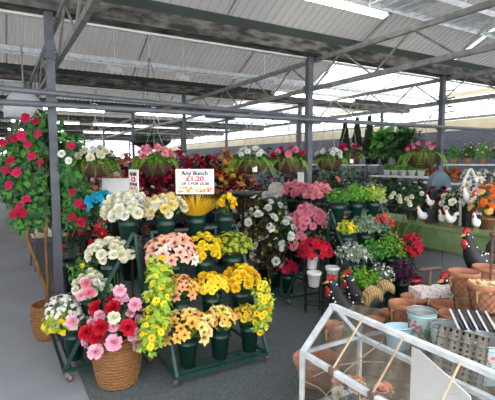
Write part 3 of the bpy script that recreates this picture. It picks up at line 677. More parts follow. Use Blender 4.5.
# ------------------------------------------------------------------ price signs and boards
def text(parent, s, size, m, x, y, zoff, name='lettering', wide=1.0):
    cu = bpy.data.curves.new('text', 'FONT'); cu.body = s; cu.size = size; cu.align_x = 'CENTER'; cu.extrude = .0008; cu.resolution_u = 3; cu.offset = size * .035
    o = bpy.data.objects.new('tmp', cu); COL.objects.link(o); bpy.context.view_layer.update()
    me = bpy.data.meshes.new_from_object(o.evaluated_get(bpy.context.evaluated_depsgraph_get())); bpy.data.objects.remove(o)
    me.materials.clear(); me.materials.append(m)
    for v in me.vertices: v.co = V((v.co.x * wide + x, -zoff - v.co.z, v.co.y + y))
    e = bpy.data.objects.new(name, me); COL.objects.link(e); e.parent = parent; return e
M_CARD = mat('sign_card', '#f4f3f0', '#ebe9e6', rough=.5, scale=3)
M_INK = mat('sign_black', '#26262a', '#1c1c20', rough=.6); M_RED = mat('sign_red', '#d8283a', '#c21f31', rough=.6)
def sign(label, pos, rz, w, h, stake, seed, tilt=0):
    t = thing('price_sign', label, 'sign', pos, rz, 'any bunch price signs')
    m = MB(); m.box((0, 0, h / 2), (w, .006, h), M_CARD); m.build('card', t)
    m = MB(); e = .012 * h / .2
    for (x, z, dx, dz) in ((0, e * 1.6, w - 3 * e, .003), (0, h - e * 1.6, w - 3 * e, .003), (-w / 2 + e * 1.6, h / 2, .003, h - 3 * e), (w / 2 - e * 1.6, h / 2, .003, h - 3 * e)): m.box((x, -.0035, z), (dx, .001, dz), M_RED)
    m.build('border', t); k = h / .2
    text(t, 'Any Bunch', .044 * k, M_INK, 0, .152 * k, .004, wide=w / h * .72); text(t, '£1.20', .054 * k, M_RED, 0, .104 * k, .004, wide=w / h * .78); text(t, 'OR 5 FOR £5.00', .03 * k, M_INK, 0, .073 * k, .004, wide=w / h * .72)
    m = MB(); rr = random.Random(seed)
    for i in range(46):
        x, z = rr.uniform(-.42, .42) * w, rr.uniform(.016, .058) * k
        if abs(x) < .06 * w and z > .04 * k: continue
        c = [mat('print_orange', '#e8923c', '#d9762c'), mat('print_red', '#d8503c', '#c83a30'), mat('print_yellow', '#efc860', '#e5b84a'), mat('print_green', '#a8a860', '#8c9050')][rr.randrange(4)]
        q = rr.uniform(.006, .011) * k; m.add([(x + q * math.cos(a * 1.047), -.0036 - .00002 * i, z + q * math.sin(a * 1.047)) for a in range(6)], [tuple(range(6))], c)
    m.build('printed_flowers', t)
    m = MB(); m.box((0, .008, h / 2 - stake / 2), (.016, .01, h + stake), M_STAND); m.build('stake', t)
    return t
sg = at(195, 194, 3.42); sign('white price card with red lettering standing behind the golden grass', sg, .03, .305, .2, .33, 3)
s2 = at(134, 194.5, 3.42); sign('smaller price card turned edge-on beside the blank white board', s2 , -.95, .2, .2, .3, 4)
def board(label, px, py, Y, w, h, rz, stake=.5):
    t = thing('blank_board', label, 'sign board', at(px, py, Y), rz, 'blank white sign boards')
    m = MB(); m.box((0, 0, h / 2), (w, .008, h), M_CARD); m.build('panel', t)
    for s in (-1, 1): m = MB(); m.box((s * w * .4, .012, h / 2 - stake / 2), (.02, .012, h + stake), M_DARK); m.build('leg', t)
board('blank white board below the white hanging basket', 118, 195, 4.2, .3, .165, .08, 1.2)
board('small blank white board just behind the pink carnations by the post', 303, 187, 5.75, .15, .2, -.2, 1.2)
# ------------------------------------------------------------------ hanging baskets on the pipe
def hang_basket(label, px, dY, rimz, r, fl, seed, lf='green', nf=12, tagside=None, hl=.6, liner=M_WICKD, dark=False):
    # the place on the pipe straight above
    k = (px - 247.5) / FOC
    P0, Q0 = G(-2.5, 4.07, 2.03), G(9.2, 4.05, 2.1); s = (k * P0.y - P0.x) / ((Q0.x - P0.x) - k * (Q0.y - P0.y)); h = P0.lerp(Q0, s)
    if dY: h = V((h.x * (1 + dY / h.y), h.y + dY, h.z + .3))
    t = thing('hanging_basket', label, 'hanging basket', (h.x, h.y, rimz), R.uniform(0, .5), 'hanging flower baskets'); top = h.z - rimz
    m = MB(); n = 9
    m.lathe([(r * math.sin(pi / 2 * i / n) * 1.0 + .001, -r * .78 * math.cos(pi / 2 * i / n)) for i in range(n + 1)] + [(r * .93, 0), (r * .9, -.03)], (0, 0, 0), liner, 26, True); m.build('bowl', t, True)
    m = MB(); m.tube([(r * math.cos(i * pi / 12), r * math.sin(i * pi / 12), .0) for i in range(25)], .007, liner, 5, False); m.build('rim', t, True)
    for i in range(3):
        c = MB(); a = i * 2.094 + .4; c.tube([(r * math.cos(a), r * math.sin(a), 0), (0, 0, top - .09)], .0028, M_CHROME, 5); c.build('chain', t)
    m = MB(); pts = [(0, 0, top - .1), (0, 0, top - .03)] + [(.034 * math.sin(a) * 1.0 , 0, top + .034 * math.cos(a) * -1.0) for a in (.3, .9, 1.6, 2.4, 3.1, 3.8, 4.4)]
    m.tube(pts, .004, M_CHROME, 5); m.build('hook', t)
    rr = random.Random(seed); n = sum(f[2] for f in fl); ds = dome_dirs(n, 1.45, seed); rr.shuffle(ds); j = 0
    for kd, c, cnt, s in fl:
        for i in range(cnt):
            d = ds[j]; j += 1; add_blossom(t, kd, c, V((d.x * r * .95, d.y * r * .95, d.z * r * .6 + .05)), d + V((rr.uniform(-.3, .3), -.4, .2)), s * rr.uniform(.85, 1.15))
    fo = MB(); lm = leaf(lf)
    for i in range(150):
        a, q = rr.uniform(0, 6.28), math.sqrt(rr.random()) * 1.05; p = V((math.cos(a) * q * r, math.sin(a) * q * r, .03 + (1 - q * q) * r * .5 * rr.random()))
        fo.leaf(p, (math.cos(a), math.sin(a), rr.uniform(-.5, .9)), rr.uniform(.05, .085), rr.uniform(.03, .05), lm)
    fo.build('foliage', t)
    fr = MB()
    for i in range(nf):
        a = i * 6.283 / nf + rr.uniform(-.2, .2); frond(fr, V((math.cos(a) * r * .55, math.sin(a) * r * .55, .05)), a, r * rr.uniform(1.0, 1.5), leaf('fern'), rr, 14, .24)
    if nf: fr.build('fern_fronds', t)
    if tagside is not None:
        m = MB(); m.box((tagside, -r * .9, -.05), (.05, .002, .11), M_CARD); m.build('price_tag', t)
    return t
hang_basket('white-flowered hanging basket beside the crimson flowering tree', 97, 0, 1.535, .155, [('carnation', 'cream', 11, .04), ('rose', 'white', 5, .032)], 51)
hang_basket('pink-flowered hanging basket above the turned price card', 155, 0, 1.55, .165, [('carnation', 'salmon', 9, .045), ('carnation', 'pink', 5, .04)], 52, 'bright', 11)
hang_basket('white-flowered hanging basket with long ferns and a price tag, before the dark red flower bank', 251, 0, 1.56, .175, [('rose', 'white', 9, .032), ('rose', 'cream', 4, .03)], 53, nf=17, tagside=.03)
hang_basket('magenta-flowered hanging basket just beside the steel post behind pink flowers', 288, 0, 1.56, .175, [('carnation', 'magenta', 6, .045), ('carnation', 'pink', 4, .045)], 54, nf=13)
hang_basket('white-flowered fern basket hanging beyond the steel post', 329, .35, 1.58, .17, [('rose', 'white', 11, .036)], 55, nf=10)
hang_basket('pink and red hanging basket with a tag, in front of the topiary cones', 349, .5, 1.65, .16, [('carnation', 'magenta', 6, .04), ('carnation', 'pink', 4, .035)], 56, nf=6, tagside=-.02)
hang_basket('wide pink-red hanging basket trailing ferns above the small white pots', 421, .55, 1.66, .26, [('carnation', 'crimson', 8, .04), ('carnation', 'pink', 7, .04), ('azalea', 'dusty', 6, .04)], 57, nf=15)
# black bowl hanging high behind the pink basket
p = at(151, 141, 5.3); t = thing('hanging_bowl', 'shallow black hanging bowl of greenery above the pink hanging basket', 'hanging basket', p)
m = MB(); m.lathe([(.02, -.1), (.12, -.09), (.2, -.05), (.26, 0), (.25, .0), (.1, -.03)], (0, 0, 0), M_BLACK, 26); m.build('bowl', t, True)
for i in range(3): m = MB(); a = i * 2.1; m.tube([(.25 * math.cos(a), .25 * math.sin(a), 0), (0, 0, 1.0)], .003, M_BLACK, 4); m.build('chain', t)
m = MB(); rr = random.Random(3)
for i in range(90): a, q = rr.uniform(0, 6.3), rr.random() * .2; m.leaf((q * math.cos(a), q * math.sin(a), 0), (math.cos(a), math.sin(a), 1.4), .09, .035, leaf('green'))
m.build('foliage', t)
# big pale dome behind the tree
p = at(24, 108, 4.9); t = thing('dome_shade', 'large pale grey dome lamp shade hanging behind the top of the flowering tree', 'lamp', p)
m = MB(); r = .2; m.lathe([(.03, r)] + [(r * math.sin(a), r * math.cos(a) * .95) for a in (.3, .6, .9, 1.2, 1.57)] + [(r * 1.03, -.12), (r * 1.0, -.12), (r * .95, 0), (r * .6, r * .7)], (0, 0, 0), mat('pale_shade', '#d6d8da', '#c2c4c7', rough=.3, scale=3), 28); m.build('shade', t, True)
m = MB(); m.tube([(0, 0, r), (0, 0, 2.86 - p.z)], .008, M_CHROME, 6); m.build('cord', t)

# ------------------------------------------------------------------ shelving
def rack(label, o, rz, w, d, zs, m, hpost=None, group='display racks', legs=True, name='display_rack'):
    t = thing(name, label, 'rack', o, rz, group)
    for z in zs:
        s = MB(); s.box((w / 2, d / 2, z - .015), (w, d, .03), m); s.build('shelf', t)
    H = hpost or max(zs)
    for x in (.015, w - .015):
        for y in (.015, d - .015): f = MB(); f.box((x, y, H / 2), (.03, .03, H), m if m is not M_WHITE else M_STEEL); f.build('upright', t)
    return t
# long dark tiers under the bank of crimson flowers (rows along A, facing the shop)
B0 = G(1.1, 6.3); bank = rack('long dark tiered rack under the bank of crimson and salmon flowers', B0, GROT, 3.0, .95, (.45,), M_DARK, .45)
for i, z in enumerate((.75, 1.05)):
    s = MB(); s.box((1.5, .3 + .28 * i + .15, z - .015), (3.0, .3, .03), M_DARK); s.build('shelf', bank)
for x in (.02, 1.0, 2.0, 2.98):
    for y, h in ((.45, .75), (.75, 1.05)): f = MB(); f.box((x, y, h / 2), (.03, .03, h), M_DARK); f.build('upright', bank)
cols = [('dusty', 'apricot'), ('apricot', 'salmon'), ('apricot', 'dusty'), ('crimson', 'magenta'), ('darkred', 'crimson'), ('crimson', 'magenta'), ('crimson', 'red'), ('darkred', 'crimson'), ('amber', 'orange'), ('crimson', 'lemon')]
rowsB = [('dense %s bush, lower tier of the flower bank, %s', .15, .45), ('dense %s bush, middle tier of the flower bank, %s', .45, .75), ('dense %s bush, top tier of the flower bank, %s', .75, 1.05)]
cn = {'dusty': 'dusty pink', 'apricot': 'apricot', 'salmon': 'salmon', 'crimson': 'crimson', 'magenta': 'magenta', 'darkred': 'dark wine-red', 'red': 'scarlet', 'amber': 'amber', 'orange': 'orange', 'lemon': 'crimson and lemon'}
wh = ['first from the aisle end', 'second from the aisle end', 'third from the aisle end', 'fourth from the aisle end', 'fifth from the aisle end', 'sixth from the aisle end', 'seventh from the aisle end', 'eighth from the aisle end', 'ninth from the aisle end', 'tenth from the aisle end']
MB_ = Matrix.Translation(B0) @ Euler((0, 0, GROT)).to_matrix().to_4x4()
for j, (fmt, y, z) in enumerate(rowsB):
    for i in range(10):
        c = cols[(i + (j % 2)) % 10]; q = MB_ @ V((.15 + .3 * i, y, z))
        pot = MB(); pot.lathe([(.07, 0), (.085, .16), (.075, .16), (.07, .05)], (0, 0, 0), M_BLACK, 14)
        po = pot.build('flower_pot', None, True, q); tag(po, 'black pot under the %s tier bush of the flower bank, %s' % (['lower', 'middle', 'top'][j], wh[i]), 'pot', 'black pots in the flower bank')
        r = .22; k1 = 'azalea' if (i + j) % 3 else 'rose'
        bunch(fmt % (cn[c[0]], wh[i]), q + V((0, 0, .2)), r, .42 + .1 * (i in (4, 5, 8)), [(k1, c[0], 30, .05), ('azalea', c[1], 16, .046), ('rose', 'cream' if i % 4 == 1 else c[1], 2, .03)], 'blackish' if i < 8 else 'dark', 150, .07, 2.0, .17, 400 + j * 10 + i, 'silk flower bushes in the bank', 'flowering_bush', 'bush', single=True)
# low table of mixed pots in front of the bank
TBL = G(1.55, 5.25); t = rack('low dark table of small pot flowers in front of the crimson flower bank', TBL, GROT, 1.9, .6, (.8,), M_DARK, .8, name='display_table')
MT = Matrix.Translation(TBL) @ Euler((0, 0, GROT)).to_matrix().to_4x4()
for i, (x, y, lb, fl, lf, r, h) in enumerate([(.12, .2, 'small white and dusty pink bush behind the cream hydrangeas', [('rose', 'white', 4, .03), ('rose', 'dusty', 6, .03)], 'blackish', .17, .26), (.42, .25, 'dusty pink bush just behind the price card', [('rose', 'dusty', 8, .032)], 'blackish', .17, .3), (.8, .3, 'dark leafy bush with wine-red blooms behind the golden grass', [('azalea', 'darkred', 7, .035)], 'blackish', .18, .26),
        (1.1, .2, 'turquoise and orange spiky blooms beside the price card', [('lily', 'blue', 4, .05), ('lily', 'orange', 5, .05)], 'dark', .13, .22), (1.45, .3, 'amber and pink small bush under the tagged fern basket', [('azalea', 'amber', 4, .032), ('azalea', 'pink', 3, .03)], 'blackish', .17, .3), (1.75, .3, 'dark bush with few pink buds beside the round wire ornaments', [('azalea', 'dusty', 5, .03)], 'blackish', .17, .3)]):
    q = MT @ V((x, y, .8)); pot = MB(); pot.lathe([(.06, 0), (.075, .13), (.066, .13), (.06, .04)], (0, 0, 0), M_BLACK, 14); tag(pot.build('flower_pot', None, True, q), 'black pot on the low dark table under the ' + lb.split(' behind')[0].split(' beside')[0].split(' under')[0].split(' just')[0], 'pot', 'black pots on the low table')
    bunch(lb, q + V((0, 0, .16)), r, h, fl, lf, 150, .06, 1.9, .13, 500 + i, 'pot flowers on the low table', 'flowering_bush', 'bush')
# shallow black dish on a pedestal and round wire ornaments
p = at(243, 192, 4.6); t = thing('pedestal_dish', 'wide shallow black dish on a stem behind the yellow tulips', 'dish', (p.x, p.y, 0)); m = MB()
m.lathe([(.02, p.z - .06), (.1, p.z - .05), (.2, p.z), (.19, p.z), (.08, p.z - .03)], (0, 0, 0), M_BLACK, 24); m.build('dish', t, True)
m = MB(); m.lathe([(.14, 0), (.13, .02), (.02, .04), (.016, p.z - .05)], (0, 0, 0), M_BLACK, 16); m.build('stem', t, True)
gw = mat('frosted_wire', '#c9c6bf', '#9d9a94', rough=.5, scale=40)
for px, py, r, lb in ((276, 190, .095, 'larger round pale wire ornament beside the pink carnations'), (266, 196, .06, 'smaller round pale wire ornament beside the gardenias')):
    p = at(px, py, 5.15); t = thing('round_ornament', lb, 'ornament', p, .2, 'round wire ornaments'); m = MB()
    for q in range(9): m.tube([(r * (1 - q * .11) * math.cos(a * .262), .004 * q, r * (1 - q * .11) * math.sin(a * .262)) for a in range(25)], .004, gw, 4, False)
    for q in range(12): m.tube([(r * math.cos(q * .5236), 0, r * math.sin(q * .5236)), (0, .035, 0)], .003, gw, 4)
    m.build('wire_disc', t); m = MB(); m.tube([(0, .02, -r), (0, .02, -p.z + .9)], .006, M_BLACK, 6); m.tube([(0, .02, -p.z), (0, .02, -p.z + .9)], .006, M_BLACK, 6); m.lathe([(.08, -p.z), (.07, -p.z + .015), (.01, -p.z + .02)], (0, .02, 0), M_BLACK, 14); m.build('stake', t)
# ------------------------------------------------------------------ wall-side racks of pot plants
def lpot(r, h, m): 
    k = MB(); k.lathe([(r * .7, 0), (r * .95, h * .8), (r * 1.06, h * .8), (r * 1.06, h), (r * .92, h), (r * .8, h * .5)], (0, 0, 0), m, 16); return k
POTC = {}
def small_pot(label, q, r, h, m, group, name='flower_pot'):
    k = (r, h, m.name)
    if k not in POTC: POTC[k] = lpot(r, h, m).data(name, True)
    o = bpy.data.objects.new(name, POTC[k]); COL.objects.link(o); o.location = q; return tag(o, label, 'pot', group)
def loc(o, rz, v): return o + Euler((0, 0, rz)).to_matrix() @ V(v)
RW = GROT + pi / 2                      # racks along the wall: local x -> +B, local y -> -A
# shelf of the small white pots
W1 = G(6.95, 4.75); rack('pale shelf rack carrying five small white pots of mint green leaves', W1, RW, 1.6, .32, (.35, .8, 1.30), M_WHITE)
for i in range(5):
    o5 = ['first from the arched birdcage', 'second along from the birdcage', 'in the middle of the row', 'fourth along from the birdcage', 'fifth along from the birdcage'][i]
    q = loc(W1, RW, (.45 + .2 * i, .18, 1.30)); small_pot('small white pot on the pale shelf, ' + o5, q, .065, .115, M_WHITE, 'small white pots on the pale shelf')
    bunch('round mint-green plant in a small white pot, ' + o5, q + V((0, 0, .11)), .085, .1, [], 'bright', 150, .04, 1.5, .05, 600 + i, 'mint green pot plants', 'potted_plant', 'plant', single=True, lw=.8)
q = loc(W1, RW, (.22, .18, 1.30)); small_pot('tall dark red pot at the birdcage end of the pale shelf', q, .07, .2, mat('wine_glaze', '#6a1522', '#4e0e18', rough=.3), 'dark pots on the pale shelf')
for i in range(5):
    q = loc(W1, RW, (.2 + .3 * i, .17, .8)); small_pot('black pot on the middle board below the small white pots, ' + wh[i].replace('aisle', 'birdcage'), q, .07, .13, M_BLACK, 'black pots below the small white pots')
    bunch('tall dark leafy plant below the small white pots, ' + wh[i].replace('aisle', 'birdcage'), q + V((0, 0, .12)), .17, .34, [], ['green', 'dark'][i % 2], 130, .11, 1.7, .08, 620 + i, 'dark plants under the pale shelf', 'potted_plant', 'plant', single=True)
# higher rack with topiary
W2 = G(7.1, 6.5); rack('long pale rack of topiary and cabbage-leaved plants by the stone wall', W2, RW, 2.9, .4, (.4, .9, 1.52), M_WHITE)
def topiary(label, q, r, h, seed, kind='cone'):
    t = thing('topiary_tree', label, 'topiary', q, 0, 'clipped topiary trees'); m = lpot(.08, .14, M_BLACK); m.build('pot', t, True)
    rr = random.Random(seed); m = MB()
    for i in range(900 if kind == 'cone' else 500):
        if kind == 'cone': u = rr.random(); z = .14 + u * h; rad = r * (1 - u) * rr.uniform(.8, 1.05) + .01; a = rr.uniform(0, 6.3); m.leaf((rad * math.cos(a), rad * math.sin(a), z), (rr.uniform(-.6, .6), rr.uniform(-.6, .6), 1), .065, .04, leaf('dark'), V((math.cos(a), math.sin(a), .3)))
        else: d = V((rr.gauss(0, 1), rr.gauss(0, 1), rr.gauss(0, 1))).normalized(); m.leaf(V((0, 0, .14 + h - r)) + d * r * .9, d, .04, .025, leaf('dark'))
    m.build('foliage', t); m = MB(); m.tube([(0, 0, .05), (0, 0, .14 + h * (.9 if kind == 'cone' else .6))], .012, M_WOOD, 6); m.build('trunk', t)
for i, (px, lb) in enumerate(((344, 'clipped cone topiary third from the cabbage-leaved plants'), (356, 'clipped cone topiary in the middle of the three'), (368, 'clipped cone topiary first from the cabbage-leaved plants'))):
    k = (px - 247.5) / FOC; a = 6.9; b = (.8625 * a - k * .506 * a) / (.506 + k * .8625); topiary(lb, G(a, b, 1.52), .15, .85, 30 + i)
for i, (px, r, zz, lf, lb) in enumerate(((384, .2, 1.52, 'fresh', 'bright cabbage-leaved plant on the long pale rack'), (374, .16, 1.52, 'dark', 'dark spiky palm-like plant between cones and the cabbage-leaved plant'), (399, .2, 1.52, 'green', 'mid green broad-leaved plant beside the cabbage-leaved one'), (412, .18, 1.52, 'dark', 'dark spiky plant at the birdcage end of the long pale rack'))):
    k = (px - 247.5) / FOC; a = 6.85; b = (.8625 * a - k * .506 * a) / (.506 + k * .8625); q = G(a, b, zz)
    small_pot('black pot under the ' + lb.split(' on the')[0].split(' between')[0].split(' beside')[0].split(' at the')[0], q, .09, .16, M_BLACK, 'black pots on the long pale rack')
    bunch(lb, q + V((0, 0, .28)), r * 1.15, r * 1.9, [], lf, 200 if i in (0, 2) else 190, .17 if i in (0, 2) else .2, 1.7, .25, 640 + i, 'large plants on the long pale rack', 'potted_plant', 'plant', single=True, lw=.9 if i in (0, 2) else .16)
for i in range(7):
    q = loc(W2, RW, (.2 + .42 * i, .2, .9)); small_pot('black pot on the middle board of the long pale rack, ' + wh[i].replace('aisle', 'birdcage'), q, .08, .14, M_BLACK, 'black pots on the middle board of the long rack')
    bunch(['dark glossy plant on middle board of the long pale rack, ', 'silver-grey plant on middle board of the long pale rack, '][i % 2] + wh[i].replace('aisle', 'birdcage'), q + V((0, 0, .12)), .22, .4, [('rose', 'white', 3, .03)] if i % 3 == 1 else [], ['dark', 'sage'][i % 2], 140, .12, 1.8, .1, 660 + i, 'plants on the middle board of the long rack', 'potted_plant', 'plant', single=True)
# white rose table piece near post M : wire hoop stand with orange-pink basket
p = at(341, 205, 6.1)
# right hand rack by the stone wall
W3 = G(8.3, 3.3); rack('pale three-shelf rack of terracotta pots against the stone wall', W3, RW, 3.0, .36, (.45, 1.14, 1.53), M_WHITE, 1.75)
for i in range(9):
    q = loc(W3, RW, (.35 + .3 * i, .18, 1.53)); small_pot('small terracotta pot on the upper shelf by the stone wall, ' + wh[i].replace('aisle', 'shop-front'), q, .07, .12, M_TERR, 'terracotta pots on the upper shelf')
    yl = i in (3, 4, 5)
    bunch('%s plant on the upper shelf by the stone wall, %s' % ('yellow-tipped' if yl else 'fresh green', wh[i].replace('aisle', 'shop-front')), q + V((0, 0, .11)), .13, .27, [('bells', 'lemon', 9, .035)] if yl else [], ['fresh', 'green'][i % 2], 150, .07, 1.5, .06, 700 + i, 'plants in terracotta on the upper shelf', 'potted_plant', 'plant', single=True)
for i in range(9):
    q = loc(W3, RW, (.3 + .3 * i, .2, 1.14)); small_pot('small terracotta pot on the second shelf by the stone wall, ' + wh[i].replace('aisle', 'shop-front'), q, .06, .1, M_TERR, 'terracotta pots on the second shelf')
    c = ['orange', 'amber', 'white', 'cream'][0 if i > 5 else (2 if i > 1 else 3)]
    bunch('%s blooms on the second shelf by the stone wall, %s' % ('orange' if i > 5 else 'white', wh[i].replace('aisle', 'shop-front')), q + V((0, 0, .1)), .13, .16, [('azalea', c, 10, .05)], 'green', 50, .07, 1.5, .06, 720 + i, 'pot flowers on the second shelf', 'potted_plant', 'plant', single=True)
for i in range(6):
    q = loc(W3, RW, (.4 + .45 * i, .2, .45)); small_pot('black pot on the bottom shelf by the stone wall, ' + wh[i].replace('aisle', 'shop-front'), q, .08, .14, M_BLACK, 'black pots on the bottom shelf')
    bunch('dark leafy plant on the bottom shelf by the stone wall, ' + wh[i].replace('aisle', 'shop-front'), q + V((0, 0, .12)), .2, .3, [], 'dark', 90, .12, 1.6, .08, 740 + i, 'plants on the bottom shelf', 'potted_plant', 'plant', single=True)
# dark shrubs standing on the floor between the green stand and the wall racks
for i, (px, Y, r, h, lf, fl, lb) in enumerate(((330, 6.4, .28, 1.35, 'dark', [('azalea', 'apricot', 10, .05)], 'tall dark shrub with apricot blooms directly behind the steel post'), (352, 6.9, .32, 1.2, 'blackish', [], 'dark bushy shrub standing behind the green stand'), (372, 7.2, .25, 1.2, 'sage', [], 'grey-leaved shrub standing behind the green stand'), (393, 7.3, .22, 1.15, 'green', [('rose', 'cream', 9, .035)], 'upright shrub with cream buds beyond the end of the green stand'), (405, 7.05, .26, 1.15, 'dark', [('rose', 'white', 8, .035)], 'dark shrub with small white blooms near the green bench'), (425, 6.95, .25, 1.1, 'dark', [], 'dark shrub standing behind the green bench by the birdcage'), (268, 6.95, .28, 1.75, 'dark', [('azalea', 'dusty', 8, .045)], 'tall dark shrub with dusty pink blooms beyond the round wire ornaments'), (296, 7.1, .28, 1.7, 'blackish', [('azalea', 'crimson', 6, .045)], 'tall blackish shrub with crimson blooms beyond the small blank board'))):
    p = V(((px - 247.5) / FOC * Y * .998, Y, 0)); o = lpot(.15, .25, M_BLACK).build('plant_tub', None, True, p); tag(o, 'black tub of the ' + lb.split(' behind')[0].split(' beyond')[0].split(' near')[0].split(' standing')[0].split(' directly')[0] + ((', birdcage side') if i == 5 else ''), 'pot', 'black tubs of floor shrubs')
    bunch(lb, p + V((0, 0, .62)), r, h - .55, fl, lf, 420, .1 if lf != 'green' else .14, 2.3, .45, 760 + i, 'floor shrubs', 'potted_shrub', 'shrub', single=True, lw=.5 if lf != 'green' else .2)
# strappy cream-flowered plant and red bush near the green stand
p = V((1.80, 5.23, 0)); tag(lpot(.13, .22, M_BUCKD).build('plant_tub', None, True, p), 'dark tub of the strappy cream-flowered plant', 'pot')
t = thing('strappy_plant', 'strappy dark green plant with cream flower heads beside the green bench', 'plant', p + V((0, 0, .2))); m = MB(); rr = random.Random(8)
for i in range(170): a = rr.uniform(0, 6.3); q = rr.random() ** .5; m.blade((.07 * q * math.cos(a), .07 * q * math.sin(a), -.1), (math.cos(a) * q * .3, math.sin(a) * q * .3, 1), rr.uniform(.6, .95), .022, leaf('green' if i % 3 else 'olive'), .12)
m.build('blades', t)
for i in range(12): a = i * 2.4; q = .15 + .02 * i * .5; add_blossom(t, 'carnation', 'cream', (q * math.cos(a), q * math.sin(a), .9 + .05 * math.sin(i * 3)), (math.cos(a) * .3, -.5, 1), .035)
p = at(411, 262, 4.62); p = V((p.x, p.y, 0)); tag(lpot(.12, .3, mat('scarlet_glaze', '#a3162a', '#7d0e1e', rough=.3)).build('plant_tub', None, True, p), 'glossy dark red pot at the end of the green plant stand', 'pot')
bunch('round mass of scarlet blooms above the dark red pot', p + V((0, 0, .6)), .11, .15, [('azalea', 'red', 22, .036), ('azalea', 'crimson', 8, .034)], 'dark', 60, .05, 2.0, .52, 781, None, 'flower_bunch', 'flowers')
# ------------------------------------------------------------------ black tiered stand with white pots
p = V((.73, 4.32, 0)); t = thing('plant_stand', 'black metal tiered stand holding three white pots and red flowers', 'plant stand', p)
def ring(m, c, r, mt, th=.006): m.tube([V(c) + V((r * math.cos(i * pi / 10), r * math.sin(i * pi / 10), 0)) for i in range(21)], th, mt, 5, False)
PT = [(-.06, .06, .44, 'upper white pot of the black stand, under the red flowers'), (-.055, -.07, .29, 'lower white pot of the black stand, directly below the upper one'), (.14, -.02, .33, 'white pot of the black stand beside the roosters')]
for i, (x, y, z, lb) in enumerate(PT):
    m = MB(); ring(m, (x, y, z + .006), .055, M_BLACK); 
    m.bar((x - .055, y, z), (x + .055, y, z), .012, .008, M_BLACK); m.bar((x, y - .055, z), (x, y + .055, z), .012, .008, M_BLACK); m.build('pot_ring', t)
f = MB()
for x, y, H in ((-.125, -.02, .6), (.03, -.09, .6), (.03, .08, .6), (.21, -.02, .62), (-.125, .06, .6)): f.tube([(x, y, 0), (x, y, H)], .008, M_BLACK, 6)
for z in (.1, .28): f.bar((-.125, -.02, z), (.03, -.09, z), .01, .01, M_BLACK); f.bar((.03, -.09, z), (.21, -.02, z), .01, .01, M_BLACK); f.bar((-.125, -.02, z), (-.125, .06, z), .01, .01, M_BLACK); f.bar((-.125, .06, z), (.03, .08, z), .01, .01, M_BLACK); f.bar((.03, .08, z), (.21, -.02, z), .01, .01, M_BLACK)
f.build('frame', t)
wp = MB(); wp.lathe([(.048, 0), (.052, .005), (.066, .115), (.074, .118), (.075, .15), (.069, .15), (.06, .1), (.0001, .09)], (0, 0, 0), M_WHITE, 22, False); wpm = wp.data('white_pot', True)
for (x, y, z, lb) in PT:
    o = bpy.data.objects.new('white_pot', wpm); COL.objects.link(o); o.location = p + V((x, y, z + .013)); tag(o, lb, 'pot', 'white pots on the black stand')
bunch('wide red geranium mass on the black stand above the white pots', p + V((-.03, .06, .6)), .17, .12, [('azalea', 'red', 34, .04), ('azalea', 'crimson', 16, .038)], 'dark', 30, .05, 1.8, .06, 780, None, 'flower_bunch', 'flowers')
# ------------------------------------------------------------------ green bench with birds
GBZ = .78
bo = G(4.53, 4.9); RBN = GROT - pi / 2       # local x -> -B (towards the shop front), local y -> +A
t = thing('work_bench', 'long olive green painted bench with white hens standing on it', 'bench', bo, RBN)
mg = mat('olive_paint', '#7d9364', '#667d4e', rough=.6, scale=5, contrast=.4); BLn, BD = 3.4, .7
m = MB(); m.box((BLn / 2, BD / 2, GBZ - .02), (BLn, BD, .04), mg); m.build('bench_top', t)
m = MB(); m.box((BLn / 2, .015, GBZ - .15), (BLn, .03, .24), mg)
m.build('apron', t)
m = MB(); rs = mat('rust_stain', '#8a6238', '#6d7a4c', scale=9)
for x, z, w_, h_ in ((1.02, GBZ - .08, .1, .03), (1.15, GBZ - .13, .14, .035), (1.35, GBZ - .15, .07, .02)): m.add([(x + w_ * math.cos(a) * (1 + .2 * math.sin(a * 3)), -.0012, z + h_ * math.sin(a) * (1 + .3 * math.cos(a * 2))) for a in [k * .628 for k in range(10)]], [tuple(range(10))], rs)
m.build('rust_patches', t)
for x in (.06, 1.15, 2.25, 3.3):
    for y in (.05, BD - .05):
        m = MB(); m.box((x, y, GBZ / 2 - .02), (.08, .08, GBZ - .04), mg); m.build('leg', t)
m = MB(); mgp = mat('grey_panel', '#96999b', '#828587', rough=.7, scale=3)
for i in range(4): m.box((.42 + .85 * i, .1, .28), (.84, .02, .5), mgp)
m.build('lower_panels', t)
def bw(px, zlift=0.0, y=.2):                       # a place on the bench top seen at column px, y metres in from its edge
    k = (px - 247.5) / FOC; a = 4.53 + y; b = (.8625 * a - k * .506 * a) / (.506 + k * .8625); return G(a, b, GBZ + zlift)
M_HENW = mat('hen_white', '#f2f0ec', '#e2dfda', rough=.45); M_COMB = mat('comb_red', '#c8202c', '#a3141f', rough=.5); M_BEAK = mat('beak_yellow', '#d8a040', '#c08830')
M_RB = mat('rooster_black', '#1e1f21', '#141517', rough=.5, scale=10); M_SPOT = mat('spot_white', '#f0f0ee'); M_TAIL = mat('tail_gold', '#c9ac78', '#8a6a3c', 'wave', scale=14, rough=.4)
